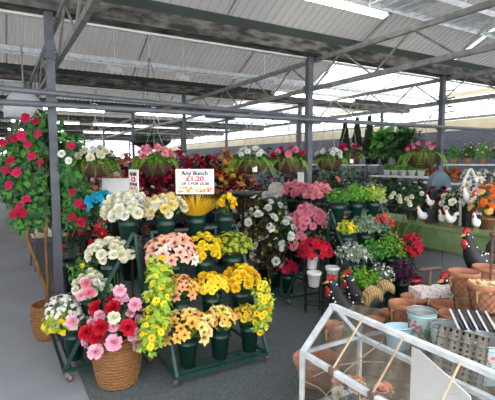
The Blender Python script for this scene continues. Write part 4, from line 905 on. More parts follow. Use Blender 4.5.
def rooster(label, p, rz, s, body, spots, tail, seed, name='rooster_ornament', group=None, tailband=None, fat=1.18):
    """faces local -X; unit height about .5"""
    t = thing(name, label, 'ornament', p, rz, group)
    P = [(.16, 0, .27), (.11, 0, .23), (.04, 0, .2), (-.03, 0, .215), (-.08, 0, .27), (-.115, 0, .345), (-.135, 0, .41), (-.15, 0, .445), (-.165, 0, .45)]; rad = [.03, .065, .09, .088, .068, .05, .04, .034, .015]
    rad = [r * .9 * fat for r in rad]
    # a finer spine
    PP, RR = [], []
    for i in range(len(P) - 1):
        for k in range(3):
            u = k / 3; PP.append(V(P[i]).lerp(V(P[i + 1]), u) * s); RR.append((rad[i] + (rad[i + 1] - rad[i]) * u) * s)
    PP.append(V(P[-1]) * s); RR.append(rad[-1] * s)
    m = MB(); m.tube(PP, RR, body, 16, True, .85)
    rr = random.Random(seed)
    for i in range(spots):
        j = rr.randrange(2, len(PP) - 5); a = rr.uniform(.2, 2.9); sd_ = -1 if i % 3 else 1
        tt = (PP[j + 1] - PP[j - 1]).normalized(); y = V((0, sd_, 0)); n = (y * math.sin(a) + tt.cross(y) * math.cos(a)).normalized()
        q = PP[j] + V((n.x * RR[j], n.y * RR[j] * .86, n.z * RR[j])); m.ball(q, .0075 * s, M_SPOT, 6, 4)
    m.build('body', t, True)
    c = MB(); zz = [(-.18, .46), (-.185, .487), (-.172, .482), (-.166, .505), (-.153, .49), (-.142, .51), (-.132, .488), (-.118, .5), (-.12, .462), (-.15, .445)]
    vs = [V((x, y, z)) * s for y in (-.009, .009) for x, z in zz]; n = len(zz); c.add(vs, [tuple(range(n))[::-1], tuple(range(n, 2 * n))] + [(i, (i + 1) % n, n + (i + 1) % n, n + i) for i in range(n)], M_COMB); c.build('comb', t)
    c = MB(); c.ball(V((-.165, 0, .375)) * s, .026 * s, M_COMB, 8, 6, 1.9); c.build('wattle', t, True)
    c = MB(); c.tube([V((-.17, 0, .45)) * s, V((-.215, 0, .435)) * s], [.016 * s, .002 * s], M_BEAK, 8); c.build('beak', t, True)
    for y in (-.03, .03):
        e = MB(); e.ball(V((-.158, y * .9, .455)) * s, .007 * s, M_SPOT if body is M_RB else M_BLACK, 6, 4); e.build('eye', t)
    for i in range(tail):
        e = MB(); yy = (i - (tail - 1) / 2) * .018; L = .85 + .15 * (i % 2); pts = []
        for k in range(8):
            a = k / 7 * 2.5; pts.append(V((.12 + .068 * L * (1 - math.cos(a * 1.05)), yy * (1 + k * .12), .25 + .12 * L * math.sin(a * 1.05))) * s)
        e.tube(pts, [w_ * s for w_ in (.02, .028, .032, .034, .034, .03, .024, .01)], tailband or body, 8, True, .55); e.build('tail_feather', t, True)
    for y in (-.03, .03):
        e = MB(); e.tube([V((.02, y, .14)) * s, V((.02, y, .012)) * s], .008 * s, M_BEAK if body is not M_RB else M_BLACK, 6)
        for a in (-.5, 0, .5): e.tube([V((.02, y, .008)) * s, V((.02 - .06 * math.cos(a), y + .05 * math.sin(a), .006)) * s], .006 * s, M_BEAK if body is not M_RB else M_BLACK, 5)
        e.build('leg', t)
    return t
rooster('big black spotted rooster with gold tail standing beside the white pots', V((.9, 3.66, 0)), .1, 1.16, M_RB, 20, 4, 1, group='black spotted roosters', tailband=M_TAIL)
rooster('second black rooster half hidden behind the gold-tailed one', V((1.1, 3.92, 0)), .05, 1.12, M_RB, 22, 4, 2, group='black spotted roosters', tailband=M_TAIL)
# white hens and black-white cockerels on the bench
for i, (px, y, s, body, tl, lb) in enumerate(((452, .16, .46, M_HENW, 3, 'plump white hen on the bench in front of the rose pot'), (443, .2, .42, M_HENW, 3, 'slim white cockerel next to the plump hen on the bench'), (424, .14, .48, M_HENW, 3, 'tall white cockerel at the near plant-stand end of the bench'), (478, .1, .48, M_HENW, 3, 'white cockerel with dark neck standing above the rust patches'))):
    rooster(lb, bw(px, 0, y), .2 + .5 * (i % 2), s, body, 0, tl, 40 + i, 'hen_ornament', 'white hens on the green bench', tailband=M_BLACK if i != 0 else None, fat=1.25)
# white hen high on the cage shelf, and pots on the bench
p = bw(431, .0, .25); m = MB(); m.box((0, 0, .09), (.12, .12, .18), M_BLACK); tag(m.build('plinth_box', None, False, p), 'small black plinth box under the raised white cockerel', 'box')
rooster('raised white cockerel standing on the black plinth by the birdcage', p + V((0, 0, .18)), .4, .4, M_HENW, 0, 3, 50, 'hen_ornament', 'white hens on the green bench', tailband=M_BLACK, fat=1.2)
p = bw(470, 0, .36); m = MB(); m.box((0, 0, .12), (.1, .1, .24), M_DARK); tag(m.build('plinth_box', None, False, p), 'slim dark plinth box under the white hen in the arched trellis', 'box')
rooster('white hen standing high inside the arched white trellis', p + V((0, 0, .24)), .1, .5, M_HENW, 0, 3, 51, 'hen_ornament', 'white hens on the green bench', fat=1.35)
def potted(label, plabel, q, r, h, potm, fl, lf, nl, ll, fr, fh, seed, lw=.5, tm=1.8):
    o = lpot(r, h, potm).build('flower_pot', None, True, q); tag(o, plabel, 'pot', 'flower pots on the green bench')
    bunch(label, q + V((0, 0, h + fh * .35)), fr, fh, fl, lf, nl, ll, tm, h * .6 + fh * .35, seed, 'pot flowers on the green bench', 'flower_bunch', 'flowers', lw=lw)
potted('cream roses with dark leaves behind the plump white hen', 'woven tan pot of the cream roses on the bench', bw(458, 0, .42), .09, .14, M_WICK, [('rose', 'cream', 9, .045), ('rose', 'white', 4, .04)], 'dark', 120, .06, .19, .22, 801)
potted('orange and scarlet blooms at the rust-patched end of the bench', 'woven tan pot of the orange blooms on the bench', bw(489, 0, .4), .1, .14, M_WICK, [('azalea', 'orange', 16, .05), ('azalea', 'amber', 5, .045)], 'green', 60, .06, .2, .26, 802)
potted('wine-red roses beside the raised white cockerel', 'dark pot of the wine-red roses on the bench', bw(440, 0, .5), .08, .14, M_BLACK, [('rose', 'darkred', 9, .05), ('rose', 'red', 2, .045)], 'blackish', 70, .06, .15, .2, 803)
potted('white lilies rising behind the arched white trellis', 'pale pot of the white lilies on the bench', bw(476, 0, .58), .08, .16, M_WHITE, [('lily', 'white', 12, .075), ('lily', 'palepink', 3, .07)], 'green', 60, .08, .19, .34, 804)
potted('bright green leafy pot plant at the plant-stand end of the bench', 'grey pot of the leafy plant on the bench', bw(413, 0, .35), .09, .16, M_STEEL, [('rose', 'white', 6, .03)], 'green', 150, .07, .19, .2, 805)
# blue grey arched birdcage
mbg = mat('blue_grey_metal', '#5f7480', '#49606c', rough=.5, scale=10)
p = bw(439, 0, .6); t = thing('arched_birdcage', 'blue-grey arched metal birdcage with solid domed top on the bench', 'birdcage', p, GROT - .5)
m = MB(); w_, h_ = .125, .42
for x in (-w_, w_):
    for y in (-.06, .06): m.bar((x, y, 0), (x, y, h_), .022, .022, mbg)
for z in (.02, h_): m.bar((-w_, -.06, z), (w_, -.06, z), .02, .02, mbg); m.bar((-w_, .06, z), (w_, .06, z), .02, .02, mbg)
for i in range(7): x = -w_ + w_ * 2 * (i + .5) / 7; m.tube([(x, -.06, 0), (x, -.06, h_)], .004, mbg, 5)
m.build('cage_frame', t)
m = MB(); n = 14; vs = []
for y in (-.07, .07):
    for i in range(n + 1):
        a = pi * i / n; vs.append((-w_ * 1.08 * math.cos(a), y, h_ + .23 * math.sin(a) ** .8 * (1 if i != n // 2 else 1.12)))
k = n + 1; m.add(vs, [tuple(range(k)), tuple(range(k, 2 * k))[::-1]] + [(i, i + 1, k + i + 1, k + i) for i in range(n)] + [(n, 0, k, k + n)], mbg)
m.build('domed_top', t); m = MB(); m.ball((0, 0, h_ + .3), .02, mbg); m.tube([(0, 0, h_ + .24), (0, 0, h_ + .3)], .008, mbg, 6); m.build('finial', t)
# white pointed arch trellis
p = bw(470, 0, .36); p = bw(470, 0, .46); t = thing('arched_trellis', 'white gothic-arched wire trellis around the high-standing hen', 'trellis', p, GROT - .55)
m = MB()
for y in (-.015, .015):
    for s_ in (-1, 1):
        pts = [(s_ * .1, y, 0), (s_ * .105, y, .3), (s_ * .095, y, .45), (s_ * .065, y, .58), (s_ * .025, y, .67), (0, y, .7)]; m.tube(pts, .009, M_WHITE, 6)
for z in (.02, .3): m.bar((-.1, 0, z), (.1, 0, z), .012, .012, M_WHITE)
m.build('arch_frame', t)
m = MB()
for x in (-.07, 0, .07): m.tube([(x, .0, 0), (x, .0, .6 - abs(x) * 1.6)], .004, M_WHITE, 5)
m.tube([(-.08, .0, .5), (.05, .0, .3)], .004, M_WHITE, 5); m.tube([(.08, .0, .5), (-.05, .0, .3)], .004, M_WHITE, 5); m.build('wire_lattice', t)
# blue-grey bird figure by the strappy plant
p = bw(405, 0, .1); p = G(4.66, 4.78, GBZ); t = thing('bird_figure', 'small blue-grey bird figure perched at the bench end by the green stand', 'ornament', p, .3)
m = MB(); m.tube([(-.12, 0, .16), (-.08, 0, .14), (-.02, 0, .09), (.05, 0, .07), (.1, 0, .09), (.13, 0, .14)], [.008, .028, .05, .055, .04, .01], mat('slate_blue', '#7d93a3', '#66798a', rough=.5), 12); m.build('body', t, True)
m = MB(); m.tube([(.02, 0, .05), (.02, 0, 0)], .012, M_BLACK, 6); m.box((.02, 0, .006), (.09, .07, .012), M_BLACK); m.build('perch_base', t)
# ------------------------------------------------------------------ low table of pots and the glass plant house
TZ0 = .4; E1, E2 = V((.91, -.41, 0)), V((.41, .91, 0)); RT = math.atan2(-.41, .91); TO = V((-.24, .96, 0))
t = thing('display_table', 'low weathered timber table crowded with pots and the glass plant house', 'table', TO, RT)
m = MB(); mw = mat('grey_plank', '#7a6a58', '#54483b', 'wave', scale=3, rough=.8, stretch=(1, 8, 1))
for i in range(14): m.box((1.1, .1 + i * .19, TZ0 - .02), (2.2, .18, .04), mw)
m.build('plank_top', t)
for x in (.5, 2.1):
    for y in (.3, 2.5): m = MB(); m.box((x, y, TZ0 / 2 - .02), (.08, .08, TZ0 - .04), mw); m.build('leg', t)
# wooden crate on it
CZ = .63; p = V((1.75, 2.85, TZ0)); t = thing('wooden_crate', 'rough brown wooden crate raising the wire-wrapped pots', 'crate', p, RT); wd = mat('crate_wood', '#7d5a3a', '#553b25', 'wave', scale=4, rough=.8, stretch=(1, 1, 6))
for i in range(4): m = MB(); m.box((0, -.24 + i * .16, .22), (.6, .15, .02), wd); m.build('board', t)
for s in (-1, 1):
    for z in (.05, .15): m = MB(); m.box((0, s * .31, z), (.6, .02, .08), wd); m.build('board', t); m = MB(); m.box((s * .29, 0, z), (.02, .6, .08), wd); m.build('board', t)
M_MESHW = mat('chicken_wire', '#6e5a48', '#4e3e30', rough=.6, metal=.3)
def terra(label, px, py, Y, wpx, hh=.85, base=TZ0, mesh=False, group='terracotta pots on the low table', tie=False, z=None):
    q = at(px, py, Y); r = wpx * Y / FOC / 2; z = q.z; h = max(.06, z - base)
    t = thing('terracotta_pot', label, 'pot', (q.x, q.y, base), R.uniform(0, 1), group); m = MB()
    m.lathe([(r * .66, 0), (r * .68, .004), (r * .92, h * .78), (r * .93, h * .8), (r, h * .81), (r * 1.0, h - .004), (r * .97, h), (r * .9, h), (r * .86, h * .8), (r * .62, .03), (.0001, .03)], (0, 0, 0), M_TERR, 26, False); m.build('body', t, True)
    if mesh:
        w = MB(); n = 14; rows = 5
        def pt(i, j):
            z_ = h * .8 * j / rows; rr_ = r * (.68 + .25 * j / rows) + .004; a = 2 * pi * (i + (j % 2) * .5) / n; return V((rr_ * math.cos(a), rr_ * math.sin(a), z_))
        for j in range(rows):
            for i in range(n):
                w.tube([pt(i, j), pt(i, j + 1)], .0017, M_MESHW, 3, False); w.tube([pt(i, j), pt(i - 1 if j % 2 == 0 else i + 1, j + 1)], .0017, M_MESHW, 3, False)
        w.build('wire_mesh', t)
    if tie:
        w = MB(); a = 3.4
        for k in range(3): w.tube([(r * math.cos(a), r * math.sin(a), h * .8), (r * 1.12 * math.cos(a + .1 * k), r * 1.12 * math.sin(a + .1 * k), h * .85), (r * 1.2 * math.cos(a), r * 1.2 * math.sin(a), h * .7), (r * 1.05 * math.cos(a), r * 1.05 * math.sin(a), h * (.55 - .08 * k))], .005, mat('raffia', '#b8965c', '#94733f'), 5)
        w.build('raffia_tie', t)
    return t
terra('plain terracotta pot just behind the glass plant house ridge', 374, 320, 2.92, 22)
terra('small terracotta pot tucked behind the plain one by the rooster', 389, 318, 3.08, 18)
terra('wire-wrapped terracotta pot with raffia tie beside the blue trough', 402, 302, 2.87, 27, mesh=True, tie=True)
terra('wire-wrapped terracotta pot standing in front of the T-handled tool', 414, 296, 3.12, 27, mesh=True, tie=True)
terra('terracotta pot in front of the patterned cloth', 444, 303, 2.97, 28, mesh=True)
terra('terracotta pot between the blue floral buckets and the crate', 453, 313, 2.7, 30)
terra('wire-wrapped terracotta pot on the back corner of the crate', 464, 271, 2.95, 31, base=CZ, mesh=True, tie=True)
tp = terra('wire-wrapped terracotta pot full of wooden pegs on the crate', 486, 283, 2.62, 35, base=CZ, mesh=True, tie=True)
m = MB(); rr = random.Random(4)
for i in range(26): a, q = rr.uniform(0, 6.3), .07 * rr.random() ** .5; m.box((q * math.cos(a), q * math.sin(a), .17 + rr.uniform(-.01, .02)), (.016, .07, .012), mat('peg_wood', '#d9bf94', '#b99a68'), Euler((rr.uniform(-.8, .8), rr.uniform(-.5, .5), rr.uniform(0, 3))).to_matrix())
o = m.build('wooden_pegs', None, False, at(486, 283, 2.62) - V((0, 0, .19))); o['kind'] = 'stuff'; tag(o, 'loose wooden pegs filling the wire-wrapped pot on the crate', 'pegs')
terra('terracotta pot at the far edge of the crate', 487, 266, 3.06, 28, base=CZ)
terra('wire-wrapped terracotta pot seen through the plant house gable glass', 333, 323, 2.62, 21, mesh=True, tie=True)
terra('broad terracotta bowl at the table corner behind the glass plant house', 317, 357, 2.16, 50)
M_FLORAL = mat('pale_blue_tin', '#b4cdcc', '#9dbcbc', rough=.45, scale=4)
M_TIN = mat('bare_zinc', '#b9bdbd', '#8f9494', rough=.35, metal=.6, scale=8)
def tin(label, px, py, Y, wpx, hh, seed):
    q = at(px, py, Y); r = wpx * Y / FOC / 2; h = hh; base = q.z - h
    t = thing('floral_bucket', label, 'bucket', (q.x, q.y, base), 0, 'pale blue floral tin buckets'); m = MB()
    m.lathe([(r * .72, 0), (r * .74, .004), (r * .985, h * .98)], (0, 0, 0), M_FLORAL, 30, False); m.lathe([(r * .96, h * .97), (r * .72, .012), (.0001, .01)], (0, 0, 0), M_TIN, 30, False); m.build('body', t, True)
    m = MB()
    for z, rr_ in ((h * .985, r), (h * .9, r * .97)): m.tube([(rr_ * math.cos(i * pi / 18), rr_ * math.sin(i * pi / 18), z) for i in range(37)], .004, M_TIN if z > h * .95 else M_FLORAL, 6, False)
    m.build('rolled_rim', t, True)
    m = MB(); rr = random.Random(seed)
    for g in range(16):
        a0, z0 = g * .4 + rr.uniform(-.15, .15), h * rr.uniform(.3, .72)
        for k in range(11):
            a, z = a0 + rr.gauss(0, .16), z0 + rr.gauss(0, .022); z = max(.01, min(h * .88, z)); R_ = r * (.74 + .245 * z / h) + .0012 + .0002 * k; s = rr.uniform(.006, .013)
            mt = [mat('rose_print', '#c86a78', '#b04a5c'), mat('rose_print_pale', '#e0a8a8', '#d89090'), mat('leaf_print', '#6f9070', '#55785a'), mat('leaf_print', '')][min(2, rr.randrange(4))]
            c = V((R_ * math.cos(a), R_ * math.sin(a), z)); u = V((-math.sin(a), math.cos(a), 0)); v = V((0, 0, 1)); m.add([c + u * s * math.cos(b * 1.047) * 1.1 + v * s * math.sin(b * 1.047) for b in range(6)], [tuple(range(6))], mt)
    m.build('floral_print', t)
tin('pale blue floral bucket, tallest, beside the light blue trough', 422, 310, 2.6, 29, .25, 1)
tin('pale blue floral bucket between the tallest one and the woven basket', 446, 324, 2.42, 31, .22, 2)
tin('largest pale blue floral bucket with bare zinc inside, by the striped basket', 483, 338, 2.2, 44, .24, 3)
q = at(399, 326, 2.58); t = thing('oval_trough', 'light blue oval tin trough behind the plant house ridge', 'trough', (q.x, q.y, TZ0), .1); m = MB(); h = q.z - TZ0
mb_ = mat('light_blue_tin', '#b9dbe8', '#a6cadb', rough=.4)
m.lathe([(.07, 0), (.09, h * .97), (.094, h), (.088, h), (.068, .012), (.0001, .01)], (0, 0, 0), mb_, 28, False, 1.0, .62); m.build('body', t, True)
m = MB(); m.tube([(.092 * math.cos(i * pi / 14), .057 * math.sin(i * pi / 14), h) for i in range(29)], .004, mb_, 6, False); m.build('rolled_rim', t, True)
# woven grey basket lying tilted between the buckets
q = at(453, 347, 2.12); t = thing('slatted_basket', 'grey slatted wooden basket leaning between two blue floral buckets', 'basket', (q.x, q.y, TZ0), -.55); mgy = mat('grey_slat', '#756d63', '#4d463e', 'wave', scale=5, rough=.8)
rt = Euler((.85, 0.1, 0)).to_matrix(); m = MB(); c0 = V((0.03, 0, .16))
for i in range(8): m.box(c0 + rt @ V((-.105 + .03 * i, 0, .002 if i % 2 else -.002)), (.018, .28, .004), mgy, rt)
for i in range(9): m.box(c0 + rt @ V((0, -.125 + .03 * i, .005 if i % 2 else -.001)), (.24, .014, .004), mgy, rt)
m.build('woven_panel', t)
for s in (-1, 1):
    m = MB()
    for i in range(3): m.box(c0 + rt @ V((s * .12, 0, -.012 - .03 * i)), (.005, .29, .02), mgy, rt)
    m.build('side_panel', t)
for y in (-.142, .142): m = MB(); m.box(c0 + rt @ V((0, y, -.04)), (.24, .005, .09), mgy, rt); m.build('end_panel', t)
# striped fan of slats, patterned cloth, T handled tool
q = at(478, 322, 2.42); M_S1 = mat('slat_navy', '#3c4450', '#2a303a', rough=.5); M_S2 = mat('slat_pale', '#d9dde0', '#bcc2c6', rough=.4)
for i in range(9):
    m = MB(); rt = Euler((-.5, .0, .5)).to_matrix(); m.box(rt @ V((0, 0, .09)), (.16, .012, .19), M_S1 if i % 2 else M_S2, None); 
    bx = MB(); bx.box((0, 0, .08), (.01, .17, .165), M_S1 if i % 2 else M_S2, None); o = bx.build('slate_plaque', None, False, V((q.x - .06 + .024 * i, q.y + .0 - .004 * i, TZ0 + .13))); o.rotation_euler = (.35, -.55, -.35)
    tag(o, 'thin %s plaque in the striped row before the crate, %s' % ('dark slate' if i % 2 else 'pale', wh[i].replace('aisle', 'bucket')), 'plaque', 'leaning striped plaques')
m = MB(); m.box((0, 0, .06), (.3, .24, .12), M_DARK); o = m.build('prop_box', None, False, V((q.x + .04, q.y + .06, TZ0))); o.rotation_euler = (0, 0, .62); tag(o, 'low dark box under the leaning striped plaques', 'box')
q = at(436, 291, 3.2); t = thing('folded_cloth', 'folded white and red flowered cloths piled behind the terracotta pots', 'cloth', (q.x, q.y, TZ0), .1); mc = mat('flowered_cloth', '#b8525c', '#e6e0da', 'voronoi', scale=45, rough=.9, contrast=.3)
for i in range(4):
    m = MB(); n = 10; vs = []
    for a in range(n + 1):
        for b in (0, 1): vs += [(-.17 + .34 * a / n, -.1 + .2 * b, .05 * i + (.042 + .006 * math.sin(a * 1.7 + i)) ), (-.17 + .34 * a / n, -.1 + .2 * b, .05 * i)]
    fs = []
    for a in range(n): s = a * 4; fs += [(s, s + 4, s + 6, s + 2), (s + 1, s + 3, s + 7, s + 5), (s, s + 1, s + 5, s + 4), (s + 2, s + 6, s + 7, s + 3)]
    fs += [(0, 2, 3, 1), (n * 4, n * 4 + 1, n * 4 + 3, n * 4 + 2)]; m.add(vs, fs, mc); m.build('fold', t)
q = at(430, 269, 3.3); t = thing('spade_handle', 'brown T-handled garden tool standing upright among the pots', 'garden tool', (q.x, q.y, TZ0), .2); mh = mat('handle_wood', '#6e4f42', '#4f3830', rough=.5)
m = MB(); m.tube([(0, 0, 0), (0, 0, q.z - TZ0)], .014, mh, 8); m.build('shaft', t, True); m = MB(); m.tube([(-.095, 0, q.z - TZ0), (.095, 0, q.z - TZ0)], .017, mh, 10); m.build('grip', t, True)
q = at(491, 268, 2.9); t = thing('garden_stake', 'rusty garden stake with round ball top behind the pots', 'stake', (q.x, q.y, 0)); m = MB(); z = at(492, 233, 2.95).z
m.tube([(0, 0, 0), (0, 0, z)], .008, mat('rust', '#6b4a3a', '#4e352a', rough=.8), 6); m.build('rod', t); m = MB(); m.ball((0, 0, z), .022, mat('rust', ''), 10, 8); m.build('ball', t, True)
# third rooster on its box behind the pots, and a small far one
q = at(478, 276, 3.75); m = MB(); m.box((0, 0, .225), (.4, .36, .45), M_DARK); tag(m.build('prop_box', None, False, V((q.x, q.y, 0))), 'dark floor box under the black rooster in front of the green bench', 'box')
rooster('black spotted rooster standing high in front of the green bench', V((q.x - .0, q.y, .45)), .35, 1.06, M_RB, 22, 3, 5, group='black spotted roosters')
q = onz(457, 300, .3); rooster('small far rooster with red comb peeping above the crate pots', V((1.83, 3.55, 0)), .3, 1.28, M_RB, 10, 3, 6, group='black spotted roosters')
# ------------------------------------------------------------------ glass plant house
a0, b0 = 1.18, 1.51; WT, LN = .36, .92; EZ, AZ = .68, .868
o = G(a0, b0); t = thing('glass_plant_house', 'small white-framed glass plant house with pitched roof and cane ties', 'terrarium', (o.x, o.y, TZ0), GROT)   # local x -> A, local y -> B ; the house runs to -y
z0, ze, za = 0.0, EZ - TZ0, AZ - TZ0; mf = mat('chalky_white_wood', '#d3d6d6', '#a3a8aa', rough=.7, scale=16, contrast=.6); fw = .022
def fbar(m, p, q, w=fw, h=.016): m.bar(p, q, w, h, mf)
f = MB()
for x in (0, WT):
    for y in (0, -LN): fbar(f, (x, y, z0), (x, y, ze))
    fbar(f, (x, 0, ze), (x, -LN, ze), .026, .02); fbar(f, (x, 0, .01), (x, -LN, .01))
for y in (0, -LN):
    fbar(f, (0, y, ze), (WT, y, ze), .016, .016); fbar(f, (0, y, .01), (WT, y, .01))
f.build('base_frame', t)
f = MB(); fbar(f, (WT / 2, .012, za), (WT / 2, -LN - .012, za), .028, .02)
for y in (0, -LN):
    for x in (0, WT): fbar(f, (x, y, ze), (WT / 2, y, za), .026, .018)
f.build('roof_frame', t)
g1 = glass('plant_house_glass', (.93, .95, .95), .2, .02)
def pane(vs): m = MB(); m.add(vs, [tuple(range(len(vs)))], g1); m.build('pane', t)
pane([(0, 0, ze), (0, -LN, ze), (WT / 2, -LN, za), (WT / 2, 0, za)]); pane([(WT, 0, ze), (WT, -LN, ze), (WT / 2, -LN, za), (WT / 2, 0, za)])
pane([(0, 0, 0), (0, -LN, 0), (0, -LN, ze), (0, 0, ze)]); pane([(WT, 0, 0), (WT, -LN, 0), (WT, -LN, ze), (WT, 0, ze)])
pane([(0, 0, 0), (WT, 0, 0), (WT, 0, ze), (WT / 2, 0, za), (0, 0, ze)])
wb = MB(); wb.add([(0.006, -LN, 0), (WT, -LN, 0), (WT, -LN, ze), (WT / 2, -LN, za), (.006, -LN, ze)], [(0, 1, 2, 3, 4)], g1); wb.build('pane', t)
cane = mat('cane', '#bfa98a', '#937c5e', rough=.6)
for y in (-.2, -.42, -.66):
    c = MB(); c.tube([(-.006, y - .01, ze + .012), (WT / 2, y, za + .012)], .0045, cane, 6); c.build('cane_bar', t)
    c = MB(); c.box((0, y - .01, ze + .004), (.034, .03, .028), mat('rusty_clip', '#7a6254', '#5a463a', rough=.7)); c.build('clip', t)
c = MB(); rr = random.Random(6)
for (p_, q_) in (((.0, -.08, ze - .08), (.2, -.3, ze + .03)), ((.0, -.05, ze - .03), (.15, -.5, ze - .1)), ((.02, -.35, .05), (.25, -.1, ze)), ((.0, -.02, ze - .13), (.06, -.22, .06)), ((.05, -.1, .1), (.3, -.2, ze + .06))):
    p_, q_ = V(p_), V(q_); c.tube([p_, p_.lerp(q_, .35) + V((0, 0, .03)), p_.lerp(q_, .7) + V((.01, 0, .02)), q_], .003, cane, 5)
c.build('wire_ties', t)
p = G(a0 + .18, b0 - .3, TZ0 + .01)
bunch('peach and cream silk roses lying inside the glass plant house', p + V((0, 0, .06)), .13, .12, [('rose', 'peachpink', 9, .032), ('rose', 'cream', 5, .03), ('rose', 'peach', 4, .03)], 'sage', 40, .04, 1.6, .055, 880, None, 'flower_bunch', 'flowers', ry=.26, rz=GROT, z0=.0)
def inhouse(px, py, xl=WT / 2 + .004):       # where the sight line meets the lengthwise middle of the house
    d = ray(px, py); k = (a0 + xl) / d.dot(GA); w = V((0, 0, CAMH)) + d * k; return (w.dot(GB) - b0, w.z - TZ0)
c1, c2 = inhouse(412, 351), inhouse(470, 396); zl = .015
pl = [(c1[0], zl), (c1[0], za - .03), (c1[0] - .03, za - .03), c2, (c2[0] - .12, zl)]  # outline of a bright reflection in the glass, built as a solid white card
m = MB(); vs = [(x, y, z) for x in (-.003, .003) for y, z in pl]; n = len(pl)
m.add(vs, [tuple(range(n)), tuple(range(n, 2 * n))[::-1]] + [(i, n + i, n + (i + 1) % n, (i + 1) % n) for i in range(n)], M_CARD); o = m.build('reflection_card', None, False, G(a0 + WT / 2 + .004, b0, TZ0)); o.rotation_euler = (0, 0, GROT); tag(o, 'flat white card standing in for a bright reflection inside the glass plant house', 'board')
# ------------------------------------------------------------------ aisle side and far hall
q = onz(46, 268, 0.0); t = thing('garden_chair', 'grey metal garden chair with cream cushions behind the tree trunks', 'chair', (q.x, q.y + .1, 0), .6)
m = MB(); m.box((0, 0, .42), (.46, .44, .03), M_STEEL); m.build('seat', t)
m = MB()
for i in range(6): m.box((-.2 + .08 * i, .21, .66), (.02, .015, .46), M_STEEL)
m.box((0, .21, .89), (.46, .02, .04), M_STEEL); m.build('backrest', t)
for x in (-.2, .2):
    for y in (-.19, .19): m = MB(); m.tube([(x * 1.1, y * 1.15, 0), (x, y, .42)], .012, M_STEEL, 6); m.build('leg', t)
mcu = mat('cream_canvas', '#d9cfc0', '#c4b9a8', rough=.9, scale=20)
for i, (dx, dy, rz, lb) in enumerate(((-.08, .0, .3, 'cream cushion leaning on the garden chair, nearer the aisle'), (.12, .08, -.2, 'cream cushion leaning on the garden chair, nearer the post'))):
    c = MB(); n = 8
    vs = []
    for s in (-1, 1):
        for a in range(n + 1):
            for b in range(n + 1):
                u, v = a / n * 2 - 1, b / n * 2 - 1; vs.append((u * .17 * (1 - .08 * v * v), s * .06 * ((1 - u ** 4) * (1 - v ** 4)) ** .6, .17 + v * .17 * (1 - .08 * u * u)))
    k = (n + 1) ** 2; fs = []
    for s in (0, 1):
        for a in range(n):
            for b in range(n): q0 = s * k + a * (n + 1) + b; fs.append((q0, q0 + 1, q0 + n + 2, q0 + n + 1))
    c.add(vs, fs, mcu); o = c.build('cushion', None, True, V((q.x + dx, q.y + .1 + dy, .435))); o.rotation_euler = (-.3, 0, .6 + rz); tag(o, lb, 'cushion', 'cream cushions on the garden chair')
# shelving along the far aisle with small goods
pal = ['#c9b8d8', '#e8e2d8', '#b04a6a', '#5a7aa8', '#d8c070', '#7aa088', '#d87a5a', '#8a6a9a']
for r_, (b_, lb) in enumerate(((9.2, 'white shelving of small goods along the aisle beyond the tree'), (12.2, 'second white shelving of small goods further along the aisle'))):
    ox = G(-.35, b_); t = rack(lb, ox, RW, 2.2, .4, (.3, .75, 1.2), M_WHITE, 1.5, name='shelf_unit'); rr = random.Random(60 + r_)
    for zi, z in enumerate((.3, .75, 1.2)):
        for i in range(10):
            w_, h_ = rr.uniform(.1, .16), rr.uniform(.12, .3); m = MB(); cc = pal[rr.randrange(8)]; m.box((0, 0, h_ / 2), (w_, .12, h_), mat('goods_' + cc[1:], cc, None, rough=.5)); m.box((0, -.061, h_ * .55), (w_ * .7, .002, h_ * .4), M_CARD)
            o = m.build('boxed_good', None, False, loc(ox, RW, (.12 + .217 * i, .2, z))); o.rotation_euler = (0, 0, RW + pi)
            tag(o, 'small boxed good on the %s board of the %s aisle shelving' % (['lowest', 'middle', 'top'][zi], ['nearer', 'further'][r_]), 'box', 'boxed goods %s board %s unit' % (['lowest', 'middle', 'top'][zi], ['nearer', 'further'][r_]))
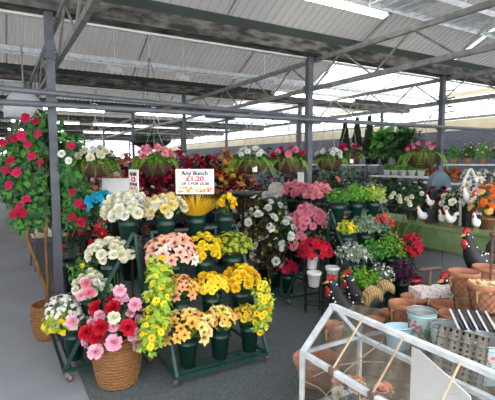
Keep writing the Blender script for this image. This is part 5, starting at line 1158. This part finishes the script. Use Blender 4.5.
# dark plants and a trellis between tree and flower bank
for i, (px, Y, zb, r, h, lf, fl, lb) in enumerate(((82, 5.2, .9, .2, .6, 'blackish', [], 'dark grey-green bush below the white hanging basket'), (70, 5.0, .8, .2, .5, 'dark', [('azalea', 'magenta', 8, .04)], 'magenta-flowered bush between the post and the blue blooms'), (128, 5.6, .8, .2, .7, 'sage', [], 'grey-leaved bush behind the blank white board'), (108, 5.9, .9, .22, .8, 'sage', [('rose', 'white', 4, .04)], 'tall grey-leaved bush further behind the blank white board'), (88, 6.6, 1.0, .25, .9, 'grey', [], 'pale silvery bush far behind the white hanging basket'))):
    x = (px - 247.5) / FOC * Y; tag(lpot(.13, .4, M_BLACK).build('plant_tub', None, True, V((x, Y, 0))), 'black tub under the ' + lb, 'pot', 'black tubs aisle side')
    bunch(lb, V((x, Y, zb)), r, h * .8, fl, lf, 260, .07, 2.4, zb - .2, 900 + i, 'aisle side bushes', 'potted_shrub', 'shrub', single=True)
# rows of low plant tables further back in the hall
for i, (a_, b_) in enumerate(((.9, 9.0), (3.3, 8.6), (.9, 11.6), (3.3, 11.4), (1.0, 15.0), (4.2, 14.5))):
    rw_ = [('second', 'aisle side'), ('second', 'wall side'), ('third', 'aisle side'), ('third', 'wall side'), ('last', 'aisle side'), ('last', 'wall side')][i]
    ox = G(a_, b_); rack('plant table in the %s row behind the flower bank, %s' % rw_, ox, GROT, 2.1, .8, (.35, .8), M_WHITE, .8, name='plant_table')
    for j in range(5):
        q = loc(ox, GROT, (.2 + .42 * j, .4, .8)); small_pot('black pot on the plant table in the %s row behind the bank, %s, %s' % (rw_ + (wh[j].split(' ')[0],)), q, .09, .15, M_BLACK, 'black pots on far plant tables')
        bunch('%s plant on the table in the %s row behind the bank, %s, %s' % ((['grey-leaved', 'white-flowered', 'dark', 'pink-flowered', 'green'][(i + j) % 5],) + rw_ + (wh[j].split(' ')[0],)), q + V((0, 0, .3)), .24, .55, [[], [('rose', 'white', 8, .05)], [], [('azalea', 'pink', 8, .06)], []][(i + j) % 5], ['grey', 'green', 'dark', 'sage', 'green'][(i + j) % 5], 150, .11, 2.2, .22, 920 + i * 5 + j, 'plants on far tables', 'potted_plant', 'plant', single=True)
